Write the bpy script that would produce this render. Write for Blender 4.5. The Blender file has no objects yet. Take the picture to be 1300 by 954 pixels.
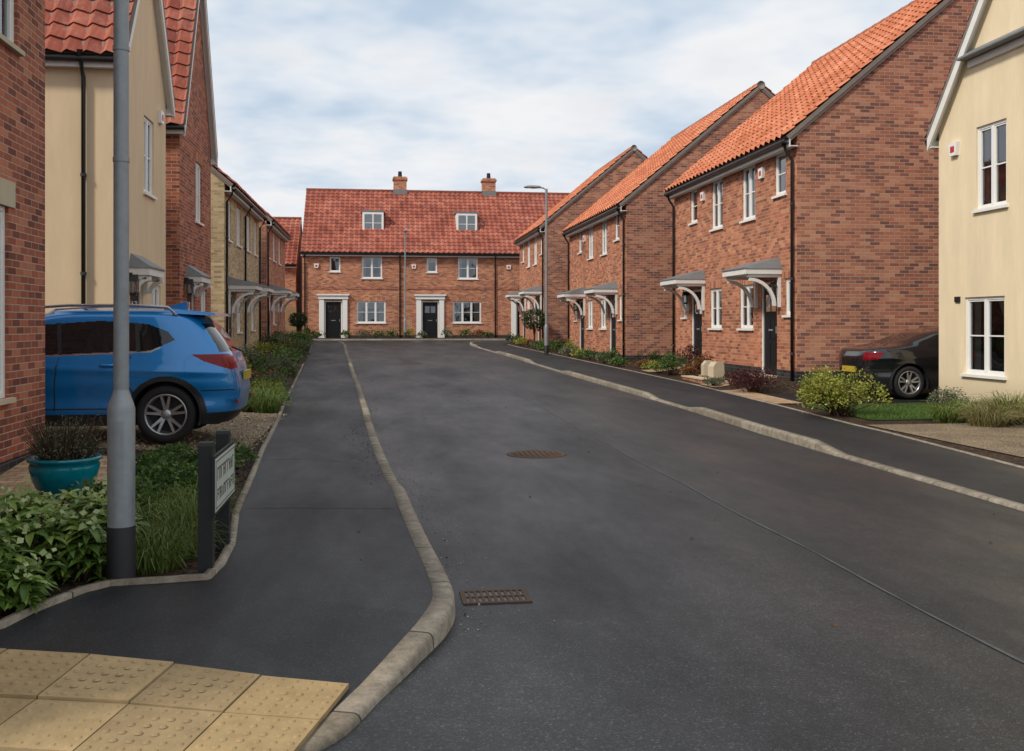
import bpy, math, random
import numpy as np
from mathutils import Vector
from mathutils.bvhtree import BVHTree
rng = np.random.default_rng(7); random.seed(7)
scene = bpy.context.scene
COL = scene.collection

# ------------------------------------------------------------ node helpers
def nd(nt, typ, ins=None, **props):
    n = nt.nodes.new(typ)
    for k, v in props.items(): setattr(n, k, v)
    for k, v in (ins or {}).items():
        s = n.inputs[k]
        if isinstance(v, bpy.types.NodeSocket): nt.links.new(v, s)
        else: s.default_value = v
    return n
def c4(c): return (c[0], c[1], c[2], 1.0)
def ramp(nt, fac, stops, interp='LINEAR'):
    n = nt.nodes.new('ShaderNodeValToRGB'); nt.links.new(fac, n.inputs[0])
    cr = n.color_ramp; cr.interpolation = interp
    while len(cr.elements) < len(stops): cr.elements.new(0.5)
    for e, (p, c) in zip(cr.elements, stops):
        e.position = p; e.color = c4(c) if not isinstance(c, (int, float)) else (c, c, c, 1)
    return n.outputs[0]
def mix(nt, fac, a, b, mode='MIX'):
    n = nt.nodes.new('ShaderNodeMix'); n.data_type = 'RGBA'; n.blend_type = mode
    for s, v in ((n.inputs[0], fac), (n.inputs[6], a), (n.inputs[7], b)):
        if isinstance(v, bpy.types.NodeSocket): nt.links.new(v, s)
        elif isinstance(v, (int, float)): s.default_value = v if s.type == 'VALUE' else (v, v, v, 1)
        else: s.default_value = c4(v)
    return n.outputs[2]
def math_(nt, op, a, b=0.0, c=None):
    n = nt.nodes.new('ShaderNodeMath'); n.operation = op
    for s, v in zip(n.inputs, (a, b, c)):
        if v is None: continue
        if isinstance(v, bpy.types.NodeSocket): nt.links.new(v, s)
        else: s.default_value = v
    return n.outputs[0]
def newmat(name):
    m = bpy.data.materials.new(name); m.use_nodes = True
    nt = m.node_tree; return m, nt, nt.nodes['Principled BSDF']
def setc(nt, b, col, rough=0.8, spec=0.3, metal=0.0):
    if isinstance(col, bpy.types.NodeSocket): nt.links.new(col, b.inputs['Base Color'])
    else: b.inputs['Base Color'].default_value = c4(col)
    if isinstance(rough, bpy.types.NodeSocket): nt.links.new(rough, b.inputs['Roughness'])
    else: b.inputs['Roughness'].default_value = rough
    b.inputs['Specular IOR Level'].default_value = spec
    b.inputs['Metallic'].default_value = metal
def pos(nt): return nd(nt, 'ShaderNodeNewGeometry').outputs['Position']
def noise(nt, vec, scale, detail=4, rough=0.6, out='Fac', cap=2.5):
    return nd(nt, 'ShaderNodeTexNoise', {'Vector': vec, 'Scale': scale, 'Detail': min(detail, cap), 'Roughness': rough}).outputs[out]
def bump(nt, b, h, strength=0.5, dist=0.01):
    n = nd(nt, 'ShaderNodeBump', {'Height': h, 'Strength': strength, 'Distance': dist})
    nt.links.new(n.outputs[0], b.inputs['Normal'])
def simple(name, col, rough=0.6, spec=0.4, metal=0.0, var=0.12, scale=6, bmp=0.0):
    m, nt, b = newmat(name); p = pos(nt)
    n = noise(nt, p, scale, 5, 0.65)
    c = mix(nt, n, tuple(x * (1 - var) for x in col), tuple(min(1, x * (1 + var)) for x in col))
    rr = math_(nt, 'MULTIPLY_ADD', n, 0.25, rough - 0.12)
    setc(nt, b, c, rr, spec, metal)
    if bmp: bump(nt, b, noise(nt, p, scale * 12, 2), bmp, 0.005)
    return m

def brick_mat(name, stops, mortar=(0.42, 0.35, 0.28), soldier=False):
    m, nt, b = newmat(name)
    g = nd(nt, 'ShaderNodeNewGeometry')
    P = nd(nt, 'ShaderNodeSeparateXYZ', {0: g.outputs['Position']}); N = nd(nt, 'ShaderNodeSeparateXYZ', {0: g.outputs['True Normal']})
    ax = math_(nt, 'GREATER_THAN', math_(nt, 'ABSOLUTE', N.outputs[0]), 0.7)
    ay = math_(nt, 'SUBTRACT', 1.0, ax)
    u = math_(nt, 'ADD', math_(nt, 'MULTIPLY', P.outputs[1], ax), math_(nt, 'MULTIPLY', P.outputs[0], ay))
    u = math_(nt, 'ADD', u, 200.0)
    zz = math_(nt, 'ADD', P.outputs[2], 3.0)
    vec = nd(nt, 'ShaderNodeCombineXYZ', {0: u, 1: zz}).outputs[0]
    bw, bh = (0.225, 0.075) if not soldier else (0.075, 0.24)
    br = nd(nt, 'ShaderNodeTexBrick', {'Vector': vec, 'Color1': (0, 0, 0, 1), 'Color2': (1, 1, 1, 1), 'Mortar': (0.5, 0.5, 0.5, 1), 'Scale': 1.0,
            'Mortar Size': 0.0055, 'Mortar Smooth': 0.25, 'Bias': 0.0, 'Brick Width': bw, 'Row Height': bh})
    if soldier: br.offset = 0.0
    fac = nd(nt, 'ShaderNodeSeparateColor', {0: br.outputs['Color']}).outputs[0]
    n1 = noise(nt, g.outputs['Position'], 26, 2)
    fac2 = math_(nt, 'ADD', fac, math_(nt, 'MULTIPLY_ADD', n1, 0.4, -0.2))
    col = ramp(nt, fac2, stops)
    big = noise(nt, g.outputs['Position'], 0.7, 5, 0.7)
    col = mix(nt, 1.0, col, ramp(nt, big, [(0.25, (0.78, 0.77, 0.78)), (0.75, (1.16, 1.14, 1.1))]), 'MULTIPLY')
    mm = mix(nt, n1, tuple(x * .8 for x in mortar), tuple(x * 1.15 for x in mortar))
    col = mix(nt, br.outputs['Fac'], col, mm)
    setc(nt, b, col, 0.88, 0.2)
    bump(nt, b, math_(nt, 'MULTIPLY', br.outputs['Fac'], -1.0), 0.6, 0.006)
    return m

ORANGE = [(0.0, (0.23, 0.085, 0.055)), (0.3, (0.40, 0.145, 0.08)), (0.65, (0.49, 0.185, 0.098)), (1.0, (0.58, 0.27, 0.155))]
MULTI = [(0.0, (0.17, 0.078, 0.068)), (0.3, (0.31, 0.122, 0.082)), (0.65, (0.41, 0.163, 0.102)), (1.0, (0.50, 0.25, 0.16))]
REDD = [(0.0, (0.16, 0.055, 0.038)), (0.4, (0.31, 0.095, 0.055)), (0.75, (0.39, 0.13, 0.072)), (1.0, (0.47, 0.19, 0.11))]
BUFF = [(0.0, (0.33, 0.24, 0.13)), (0.5, (0.48, 0.37, 0.21)), (1.0, (0.60, 0.49, 0.30))]
DARK = [(0.0, (0.02, 0.02, 0.022)), (1.0, (0.05, 0.045, 0.045))]
M = {}
M['brick_o'] = brick_mat('brick_orange', ORANGE)
M['brick_m'] = brick_mat('brick_multi', MULTI)
M['brick_r'] = brick_mat('brick_red', REDD)
M['brick_b'] = brick_mat('brick_buff', BUFF, (0.5, 0.44, 0.33))
M['brick_d'] = brick_mat('brick_engineering', DARK, (0.12, 0.11, 0.1))
M['soldier'] = brick_mat('brick_soldier', ORANGE, soldier=True)

def render_mat(name, col):
    m, nt, b = newmat(name); p = pos(nt)
    sc = nd(nt, 'ShaderNodeMapping', {'Vector': p, 'Scale': (1.4, 1.4, 0.35)}).outputs[0]
    n = noise(nt, sc, 1.6, 6, 0.7, cap=4)
    c = mix(nt, ramp(nt, n, [(0.3, 0.0), (0.7, 1.0)]), tuple(x * .90 for x in col), tuple(min(1, x * 1.05) for x in col))
    z = nd(nt, 'ShaderNodeSeparateXYZ', {0: p}).outputs[2]
    low = math_(nt, 'MULTIPLY', ramp(nt, math_(nt, 'ADD', math_(nt, 'MULTIPLY', z, 0.8), math_(nt, 'MULTIPLY', n, -0.5)), [(0.0, 1.0), (0.35, 0.0)]), 0.35)
    c = mix(nt, low, c, (0.25, 0.20, 0.13))
    setc(nt, b, c, 0.92, 0.15); bump(nt, b, noise(nt, p, 90, 2), 0.35, 0.004)
    return m
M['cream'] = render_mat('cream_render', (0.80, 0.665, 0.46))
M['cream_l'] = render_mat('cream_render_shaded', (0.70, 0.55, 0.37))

def tile_mat(name, cols, lichen=0.3):
    m, nt, b = newmat(name)
    uv = nd(nt, 'ShaderNodeUVMap').outputs[0]
    fl = nd(nt, 'ShaderNodeVectorMath', {0: uv}, operation='FLOOR').outputs[0]
    w = nd(nt, 'ShaderNodeTexWhiteNoise', {'Vector': fl}, noise_dimensions='2D').outputs[0]
    c = ramp(nt, w, [(0.0, cols[0]), (0.5, cols[1]), (1.0, cols[2])])
    p = pos(nt); n = noise(nt, p, 0.9, 6, 0.7); n2 = noise(nt, p, 14, 4, 0.7)
    c = mix(nt, 1.0, c, ramp(nt, n, [(0.3, 0.78), (0.7, 1.15)]), 'MULTIPLY')
    lf = math_(nt, 'MULTIPLY', ramp(nt, math_(nt, 'ADD', math_(nt, 'MULTIPLY', n, 0.5), math_(nt, 'MULTIPLY', n2, 0.5)), [(0.5, 0.0), (0.68, 1.0)]), lichen)
    c = mix(nt, lf, c, (0.55, 0.42, 0.32))
    fy = math_(nt, 'FRACT', nd(nt, 'ShaderNodeSeparateXYZ', {0: uv}).outputs[1])
    c = mix(nt, math_(nt, 'MULTIPLY', math_(nt, 'GREATER_THAN', fy, 0.985), 0.6), c, (0.06, 0.025, 0.02))
    setc(nt, b, c, 0.8, 0.25)
    return m
M['tile_o'] = tile_mat('clay_tile_orange', [(0.43, 0.130, 0.062), (0.53, 0.17, 0.082), (0.61, 0.22, 0.115)], 0.4)
M['tile_r'] = tile_mat('clay_tile_red', [(0.24, 0.064, 0.046), (0.33, 0.09, 0.058), (0.41, 0.125, 0.08)], 0.25)
M['white'] = simple('white_upvc', (0.80, 0.80, 0.78), 0.35, 0.5, var=0.05)
M['whitew'] = simple('white_painted_wood', (0.74, 0.73, 0.70), 0.55, 0.4, var=0.1)
M['black'] = simple('black_plastic', (0.015, 0.015, 0.017), 0.35, 0.5)
M['lead'] = simple('lead_grey', (0.17, 0.18, 0.19), 0.55, 0.4, var=0.25)
M['mortar'] = simple('verge_mortar', (0.22, 0.19, 0.17), 0.9, 0.1, var=0.25)
M['door'] = simple('door_black', (0.008, 0.009, 0.011), 0.5, 0.3)
M['stone'] = simple('pale_stone', (0.50, 0.43, 0.31), 0.85, 0.2, var=0.15, bmp=0.3)
M['inside'] = simple('room_dark', (0.035, 0.033, 0.03), 0.9, 0.1)
M['curtain'] = simple('curtain', (0.55, 0.52, 0.47), 0.9, 0.1, var=0.2)
M['galv'] = simple('galvanised_steel', (0.27, 0.295, 0.31), 0.5, 0.5, 0.35, var=0.25, scale=14, bmp=0.1)
M['postblack'] = simple('black_bitumen_paint', (0.014, 0.014, 0.016), 0.55, 0.4, var=0.4, scale=20, bmp=0.4)
M['red'] = simple('red_plastic', (0.5, 0.02, 0.02), 0.4, 0.5)
M['wood'] = simple('fence_timber', (0.30, 0.19, 0.10), 0.8, 0.2, var=0.3, scale=3)
M['pot'] = simple('teal_glaze', (0.0, 0.17, 0.22), 0.15, 0.6, var=0.3, scale=9)
M['soil'] = simple('soil', (0.05, 0.035, 0.025), 0.95, 0.1, var=0.4, scale=20)
def glass():
    m, nt, b = newmat('window_glass'); nt.nodes.remove(b)
    out = nt.nodes['Material Output']
    fr = nd(nt, 'ShaderNodeFresnel', {'IOR': 1.7}).outputs[0]
    f = math_(nt, 'MULTIPLY_ADD', fr, 1.0, 0.08)
    nb = nd(nt, 'ShaderNodeBump', {'Height': noise(nt, pos(nt), 1.5, 1), 'Strength': 0.12, 'Distance': 0.05}).outputs[0]
    gl = nd(nt, 'ShaderNodeBsdfGlossy', {'Roughness': 0.02, 'Color': (0.9, 0.95, 1, 1), 'Normal': nb}).outputs[0]
    tr = nd(nt, 'ShaderNodeBsdfTransparent', {'Color': (0.72, 0.76, 0.76, 1)}).outputs[0]
    mx = nd(nt, 'ShaderNodeMixShader', {0: f, 1: tr, 2: gl}).outputs[0]
    nt.links.new(mx, out.inputs[0]); return m
M['glass'] = glass()

# ------------------------------------------------------------ mesh helpers
def mkobj(name, verts, faces, mats, mi=None, smooth=False, uv=None, parent=None, org=(0, 0, 0)):
    me = bpy.data.meshes.new(name)
    v = np.asarray(verts, float).reshape(-1, 3) - np.asarray(org, float)
    if isinstance(faces, np.ndarray):
        nf, k = faces.shape
        me.vertices.add(len(v)); me.vertices.foreach_set('co', v.ravel())
        me.loops.add(nf * k); me.loops.foreach_set('vertex_index', faces.ravel().astype(np.int32))
        me.polygons.add(nf); me.polygons.foreach_set('loop_start', np.arange(0, nf * k, k, dtype=np.int32))
        me.update(calc_edges=True)
    else:
        me.from_pydata(v.tolist(), [], faces); me.update()
    for m in (mats if isinstance(mats, (list, tuple)) else [mats]): me.materials.append(m)
    if mi is not None: me.polygons.foreach_set('material_index', np.asarray(mi, np.int32))
    if smooth: me.polygons.foreach_set('use_smooth', np.ones(len(me.polygons), bool))
    if uv is not None:
        l = me.uv_layers.new(name='UVMap'); vi = np.empty(len(me.loops), np.int32); me.loops.foreach_get('vertex_index', vi)
        l.data.foreach_set('uv', np.asarray(uv, float)[vi].ravel())
    me.validate()
    o = bpy.data.objects.new(name, me); COL.objects.link(o); o.location = org
    if parent is not None: o.parent = parent; o.location = (0, 0, 0)
    return o

class B:
    """collects parts, makes one Empty with children"""
    def __init__(s, name, org=(0, 0, 0)):
        s.name, s.org, s.parts = name, org, {}
    def add(s, part, mat, verts, faces, uv=None, smooth=False):
        p = s.parts.setdefault((part, mat), {'v': [], 'f': [], 'uv': [], 'n': 0, 's': smooth})
        verts = [tuple(x) for x in verts]
        n = p['n']; p['v'] += verts; p['f'] += [tuple(i + n for i in f) for f in faces]; p['n'] += len(verts)
        if uv is not None: p['uv'] += [tuple(x) for x in uv]
    def done(s):
        e = bpy.data.objects.new(s.name, None); COL.objects.link(e); e.location = s.org; e.empty_display_size = 0.3
        for (part, mat), p in s.parts.items():
            mkobj(part, p['v'], p['f'], M[mat] if isinstance(mat, str) else mat, None, p['s'], p['uv'] if p['uv'] else None, e, s.org)
        return e
BF = [(0, 3, 2, 1), (4, 5, 6, 7), (0, 1, 5, 4), (1, 2, 6, 5), (2, 3, 7, 6), (3, 0, 4, 7)]
def box(b, part, mat, x0, x1, y0, y1, z0, z1):
    b.add(part, mat, [(x0, y0, z0), (x1, y0, z0), (x1, y1, z0), (x0, y1, z0), (x0, y0, z1), (x1, y0, z1), (x1, y1, z1), (x0, y1, z1)], BF)
class Fr:
    def __init__(s, x, y, ux, uy): s.o = (x, y); s.u = (ux, uy); s.n = (uy, -ux)
    def P(s, u, z, n=0.0): return (s.o[0] + s.u[0] * u + s.n[0] * n, s.o[1] + s.u[1] * u + s.n[1] * n, z)
def fbox(b, part, mat, F, u0, u1, z0, z1, n0, n1):
    b.add(part, mat, [F.P(u0, z0, n0), F.P(u1, z0, n0), F.P(u1, z0, n1), F.P(u0, z0, n1), F.P(u0, z1, n0), F.P(u1, z1, n0), F.P(u1, z1, n1), F.P(u0, z1, n1)], BF)
def fprism(b, part, mat, F, pts, n0, n1):
    k = len(pts); v = [F.P(u, z, n0) for u, z in pts] + [F.P(u, z, n1) for u, z in pts]
    b.add(part, mat, v, [tuple(range(k)), tuple(range(2 * k - 1, k - 1, -1))] + [(i, (i + 1) % k, k + (i + 1) % k, k + i) for i in range(k)])
def tube(b, part, mat, pts, r, seg=8, smooth=True):
    pts = [Vector(p) for p in pts]; v = []; f = []
    rr = r if isinstance(r, (list, tuple)) else [r] * len(pts)
    for i, p in enumerate(pts):
        t = (pts[min(i + 1, len(pts) - 1)] - pts[max(i - 1, 0)]).normalized()
        a = t.cross(Vector((0, 0, 1)) if abs(t.z) < 0.9 else Vector((1, 0, 0))).normalized(); c = t.cross(a)
        for k in range(seg):
            an = 2 * math.pi * k / seg; v.append(tuple(p + (a * math.cos(an) + c * math.sin(an)) * rr[i]))
    for i in range(len(pts) - 1):
        for k in range(seg):
            f.append((i * seg + k, i * seg + (k + 1) % seg, (i + 1) * seg + (k + 1) % seg, (i + 1) * seg + k))
    f.append(tuple(range(seg))); f.append(tuple(range((len(pts) - 1) * seg, len(pts) * seg)))
    b.add(part, mat, v, f, smooth=smooth)

# ------------------------------------------------------------ walls and openings
def wall(b, F, L, z0, z1, mat, ops, part='walls'):
    holes = []
    for o in ops:
        _, uc, zs, w, h = o[:5]; holes.append((uc - w / 2, uc + w / 2, zs, zs + h))
    us = sorted({0, L} | {x for h in holes for x in h[:2]}); zs_ = sorted({z0, z1} | {x for h in holes for x in h[2:]})
    for i in range(len(us) - 1):
        for j in range(len(zs_) - 1):
            cu = (us[i] + us[i + 1]) / 2; cz = (zs_[j] + zs_[j + 1]) / 2
            if any(h[0] < cu < h[1] and h[2] < cz < h[3] for h in holes): continue
            b.add(part, mat, [F.P(us[i], zs_[j]), F.P(us[i + 1], zs_[j]), F.P(us[i + 1], zs_[j + 1]), F.P(us[i], zs_[j + 1])], [(0, 1, 2, 3)])
    for (a, c, d, e) in holes:
        q = -0.1
        for (p1, p2) in (((a, d), (a, e)), ((a, e), (c, e)), ((c, e), (c, d)), ((c, d), (a, d))):
            b.add(part, mat, [F.P(p1[0], p1[1]), F.P(p2[0], p2[1]), F.P(p2[0], p2[1], q), F.P(p1[0], p1[1], q)], [(0, 1, 2, 3)])
    for o in ops:
        (window if o[0] == 'w' else door)(b, F, *o[1:])
def window(b, F, uc, zs, w, h, cols=2, rows=1, style='brick'):
    a, c, e = uc - w / 2, uc + w / 2, zs + h; t = 0.05
    n0, n1 = -0.10, -0.035
    for q in ((a, a + t, zs, e), (c - t, c, zs, e), (a + t, c - t, zs, zs + t), (a + t, c - t, e - t, e)):
        fbox(b, 'window_frames', 'white', F, *q, n0, n1)
    iw = w - 2 * t
    for k in range(1, cols):
        u = a + t + iw * k / cols; fbox(b, 'window_frames', 'white', F, u - 0.032, u + 0.032, zs + t, e - t, n0, n1 + 0.004)
    for k in range(cols):
        s0 = a + t + iw * k / cols + (0.032 if k else 0); s1 = a + t + iw * (k + 1) / cols - (0.032 if k < cols - 1 else 0)
        for q in ((s0, s0 + 0.03, zs + t, e - t), (s1 - 0.03, s1, zs + t, e - t), (s0 + 0.03, s1 - 0.03, zs + t, zs + t + 0.03), (s0 + 0.03, s1 - 0.03, e - t - 0.03, e - t)):
            fbox(b, 'window_frames', 'white', F, *q, n0 + 0.01, n1 - 0.012)
    for k in range(1, rows):
        z = zs + t + (h - 2 * t) * k / rows; fbox(b, 'window_frames', 'white', F, a + t, c - t, z - 0.012, z + 0.012, -0.088, -0.055)
    b.add('window_glass', 'glass', [F.P(a + t, zs + t, -0.075), F.P(c - t, zs + t, -0.075), F.P(c - t, e - t, -0.075), F.P(a + t, e - t, -0.075)], [(0, 1, 2, 3)])
    D = -0.6
    v = [F.P(a, zs, -0.101), F.P(c, zs, -0.101), F.P(c, e, -0.101), F.P(a, e, -0.101), F.P(a, zs, D), F.P(c, zs, D), F.P(c, e, D), F.P(a, e, D)]
    b.add('window_interior', 'inside', v, [(4, 5, 6, 7), (0, 1, 5, 4), (1, 2, 6, 5), (2, 3, 7, 6), (3, 0, 4, 7)])
    cw = w * random.uniform(0.13, 0.24)
    for (s, d) in ((a + 0.01, 1), (c - 0.01, -1)):
        k = 9; vv = []; ff = []
        for i in range(k):
            u = s + d * cw * i / (k - 1); nn = -0.17 + 0.025 * (i % 2)
            vv += [F.P(u, zs + 0.005, nn), F.P(u, e - 0.005, nn)]
        ff = [(2 * i, 2 * i + 2, 2 * i + 3, 2 * i + 1) for i in range(k - 1)]
        b.add('curtains', 'curtain', vv, ff)
    if random.random() < 0.35:
        bh = h * random.uniform(0.15, 0.4); fbox(b, 'blinds', 'curtain', F, a + 0.02, c - 0.02, e - bh, e - 0.006, -0.15, -0.14)
    sm = 'white' if style != 'stone' else 'stone'
    fbox(b, 'sills', sm, F, a - 0.06, c + 0.06, zs - 0.05, zs - 0.001, -0.03, 0.055)
    if style == 'brick': fbox(b, 'lintels', 'soldier', F, a - 0.06, c + 0.06, e + 0.003, e + 0.225, -0.02, 0.006)
    if style == 'stone':
        fbox(b, 'lintels', 'stone', F, a - 0.16, c + 0.16, e + 0.003, e + 0.26, -0.02, 0.012)
def door(b, F, uc, zs, w, h, canopy=True, pr=0.85):
    a, c, e = uc - w / 2, uc + w / 2, zs + h; t = 0.06
    for q in ((a, a + t, zs, e), (c - t, c, zs, e), (a + t, c - t, e - t, e)): fbox(b, 'door_frame', 'white', F, *q, -0.11, -0.03)
    fbox(b, 'door_leaf', 'door', F, a + t, c - t, zs + 0.03, e - t, -0.10, -0.06)
    iw = w - 2 * t
    for (z0, z1) in ((0.12, 0.34), (0.38, 0.60)):
        for (p, q) in ((0.14, 0.46), (0.54, 0.86)):
            fbox(b, 'door_panels', 'door', F, a + t + iw * p, a + t + iw * q, zs + h * z0, zs + h * z1, -0.07, -0.05)
    for (p, q) in ((0.16, 0.46), (0.54, 0.84)):
        fbox(b, 'door_lights', 'glass', F, a + t + iw * p, a + t + iw * q, zs + h * 0.68, zs + h * 0.86, -0.07, -0.054)
    fbox(b, 'door_furniture', 'galv', F, c - t - 0.09, c - t - 0.06, zs + 0.95, zs + 1.1, -0.06, -0.03)
    fbox(b, 'door_furniture', 'galv', F, uc - 0.12, uc + 0.12, zs + 1.0, zs + 1.04, -0.06, -0.045)
    fbox(b, 'door_step', 'stone', F, a - 0.05, c + 0.05, zs - 0.3, zs, -0.12, 0.28)
    if canopy:
        z = e + 0.16; hw = w / 2 + (0.3 if pr > .5 else 0.12)
        v = [F.P(uc - hw, z + 0.1, 0), F.P(uc + hw, z + 0.1, 0), F.P(uc + hw, z + 0.1, pr), F.P(uc - hw, z + 0.1, pr), F.P(uc - hw + 0.16, z + 0.36, 0), F.P(uc + hw - 0.16, z + 0.36, 0), F.P(uc + hw - 0.02, z + 0.13, pr), F.P(uc - hw + 0.02, z + 0.13, pr)]
        b.add('porch_canopy', 'lead', v, BF)
        fbox(b, 'porch_canopy_trim', 'whitew', F, uc - hw + 0.02, uc + hw - 0.02, z - 0.02, z + 0.098, 0.002, pr - 0.02)
        sc = pr / .85
        for s in (-1, 1):
            u = uc + s * (hw - 0.1); tt = 0.035
            fbox(b, 'porch_brackets', 'whitew', F, u - tt, u + tt, z - 0.75 * sc, z - 0.022, 0.002, 0.07)
            fbox(b, 'porch_brackets', 'whitew', F, u - tt, u + tt, z - 0.09, z - 0.022, 0.072, pr - 0.08)
            k = 9
            for i in range(k):
                a0 = math.pi / 2 * i / k; a1 = math.pi / 2 * (i + 1) / k; R = 0.62 * sc
                def pt(an, r): return (0.07 + 0.66 * sc - r * math.cos(an), z - 0.72 * sc + r * math.sin(an))
                p0, p1, p2, p3 = pt(a0, R), pt(a1, R), pt(a1, R - 0.07), pt(a0, R - 0.07)
                vv = [F.P(u - tt, q[1], q[0]) for q in (p0, p1, p2, p3)] + [F.P(u + tt, q[1], q[0]) for q in (p0, p1, p2, p3)]
                b.add('porch_brackets', 'whitew', vv, [(0, 1, 2, 3), (7, 6, 5, 4), (0, 4, 5, 1), (1, 5, 6, 2), (2, 6, 7, 3), (3, 7, 4, 0)])
def lantern(b, F, u, z):
    fbox(b, 'wall_lantern', 'black', F, u - 0.03, u + 0.03, z - 0.02, z + 0.12, 0, 0.1)
    fbox(b, 'wall_lantern_glass', 'glass', F, u - 0.06, u + 0.06, z - 0.22, z - 0.03, 0.06, 0.18)
    for (p, q) in ((-.075, .055), (-.075, .175), (.06, .055), (.06, .175)):
        fbox(b, 'wall_lantern', 'black', F, u + p, u + p + .015, z - 0.24, z - 0.03, q, q + .015)
    fprism(b, 'wall_lantern', 'black', F, [(u - 0.09, z - 0.03), (u + 0.09, z - 0.03), (u, z + 0.09)], 0.045, 0.195)
    fbox(b, 'wall_lantern', 'black', F, u - 0.05, u + 0.05, z - 0.27, z - 0.221, 0.07, 0.17)
def alarm(b, F, u, z):
    fprism(b, 'alarm_box', 'white', F, [(u - 0.14, z + 0.12), (u + 0.14, z + 0.12), (u + 0.1, z - 0.12), (u - 0.1, z - 0.12)], 0, 0.07)
    fbox(b, 'alarm_box_label', 'red', F, u - 0.06, u + 0.06, z - 0.06, z + 0.05, 0.071, 0.075)

def pantile(b, part, mat, P0, U, Lu, V, Lv, seed=0):
    tw, th = 0.30, 0.33
    nu = max(1, round(Lu / tw)); nv = max(1, round(Lv / th)); tw = Lu / nu; th = Lv / nv
    P0 = np.array(P0, float); U = np.array(U, float); V = np.array(V, float); N = np.cross(U, V)
    if N[2] < 0: N = -N
    k = 6
    us = np.arange(nu * k + 1) / k
    f = us % 1.0
    pr_ = 0.035 * np.sin(2 * np.pi * f) + 0.012 * np.sin(4 * np.pi * f)
    vs = []; hs = []
    for i in range(nv): vs += [i + 0.0005, i + 0.999]; hs += [0.045, 0.012]
    vs = np.array(vs); hs = np.array(hs)
    jit = rng.uniform(-0.004, 0.004, (len(vs), len(us)))
    X = P0 + U * (us * tw)[None, :, None] + V * (vs * th)[:, None, None] + N * ((pr_[None, :] + hs[:, None] + jit) + 0.02)[:, :, None]
    nU = len(us); nV = len(vs)
    i, j = np.meshgrid(np.arange(nV - 1), np.arange(nU - 1), indexing='ij')
    a = (i * nU + j).ravel(); F_ = np.stack([a, a + 1, a + nU + 1, a + nU], 1)
    uv = np.stack(np.broadcast_arrays(us[None, :] + seed * 50, vs[:, None]), -1).reshape(-1, 2)
    b.add(part, mat, X.reshape(-1, 3).tolist(), F_.tolist(), uv.tolist(), smooth=False)

def roof(b, c, a, p, La, Lp, ze, zr, tile, vo=0.06, barge=False, gutter=True, seed=0, fascia='whitew'):
    ov = 0.15 if barge else 0.2
    c = np.array([c[0], c[1], 0.0]); a = np.array([a[0], a[1], 0.0]); p = np.array([p[0], p[1], 0.0])
    half = Lp / 2; pit = math.atan2(zr - ze, half); cs, sn = math.cos(pit), math.sin(pit); Z = np.array([0, 0, 1.0])
    vo2 = 0.13 if barge else vo
    for s in (0, 1):
        d = p if s == 0 else -p
        base = c + (0 if s == 0 else Lp) * p
        V = d * cs + Z * sn; Nn = -d * sn + Z * cs
        E = base - d * ov + Z * (ze - ov * math.tan(pit)) - a * vo2
        Lv = (half + ov) / cs; Lu = La + 2 * vo2
        th = 0.09
        q = [E, E + a * Lu, E + a * Lu + V * Lv, E + V * Lv]
        q2 = [x + Nn * th for x in q]
        b.add('roof_deck', 'mortar', [tuple(x) for x in q + q2], BF)
        pantile(b, 'roof_tiles', tile, E + Nn * (th - 0.005) - V * 0.04, a, Lu, V, Lv + 0.02, seed + s)
        f0 = base - d * ov - a * vo2; zt = ze - ov * math.tan(pit)
        v = []
        for zz in (zt - 0.16, zt + 0.0):
            v += [tuple(f0 + Z * zz), tuple(f0 + a * Lu + Z * zz), tuple(f0 + a * Lu + d * 0.03 + Z * zz), tuple(f0 + d * 0.03 + Z * zz)]
        b.add('fascia', fascia, v, BF)
        sf = [f0 + d * 0.03, f0 + a * Lu + d * 0.03, f0 + a * Lu + d * (ov - 0.002), f0 + d * (ov - 0.002)]
        b.add('soffit', fascia, [tuple(x + Z * (zt - 0.15)) for x in sf] + [tuple(x + Z * (zt - 0.13)) for x in sf], BF)
        if gutter:
            g = f0 - d * 0.06 + Z * (zt - 0.03)
            tube(b, 'gutter', 'black', [tuple(g), tuple(g + a * Lu)], 0.058, 10)
    R0 = c + p * half - a * vo2 + Z * (zr + 0.09)
    tube(b, 'ridge_tiles', tile, [tuple(R0), tuple(R0 + a * (La + 2 * vo2))], 0.13, 10)
    n = int((La + 2 * vo2) / 0.45)
    for i in range(n + 1):
        q = R0 + a * (La + 2 * vo2) * i / max(n, 1)
        tube(b, 'ridge_tile_joints', 'mortar', [tuple(q - a * 0.012), tuple(q + a * 0.012)], 0.137, 10)

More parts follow.
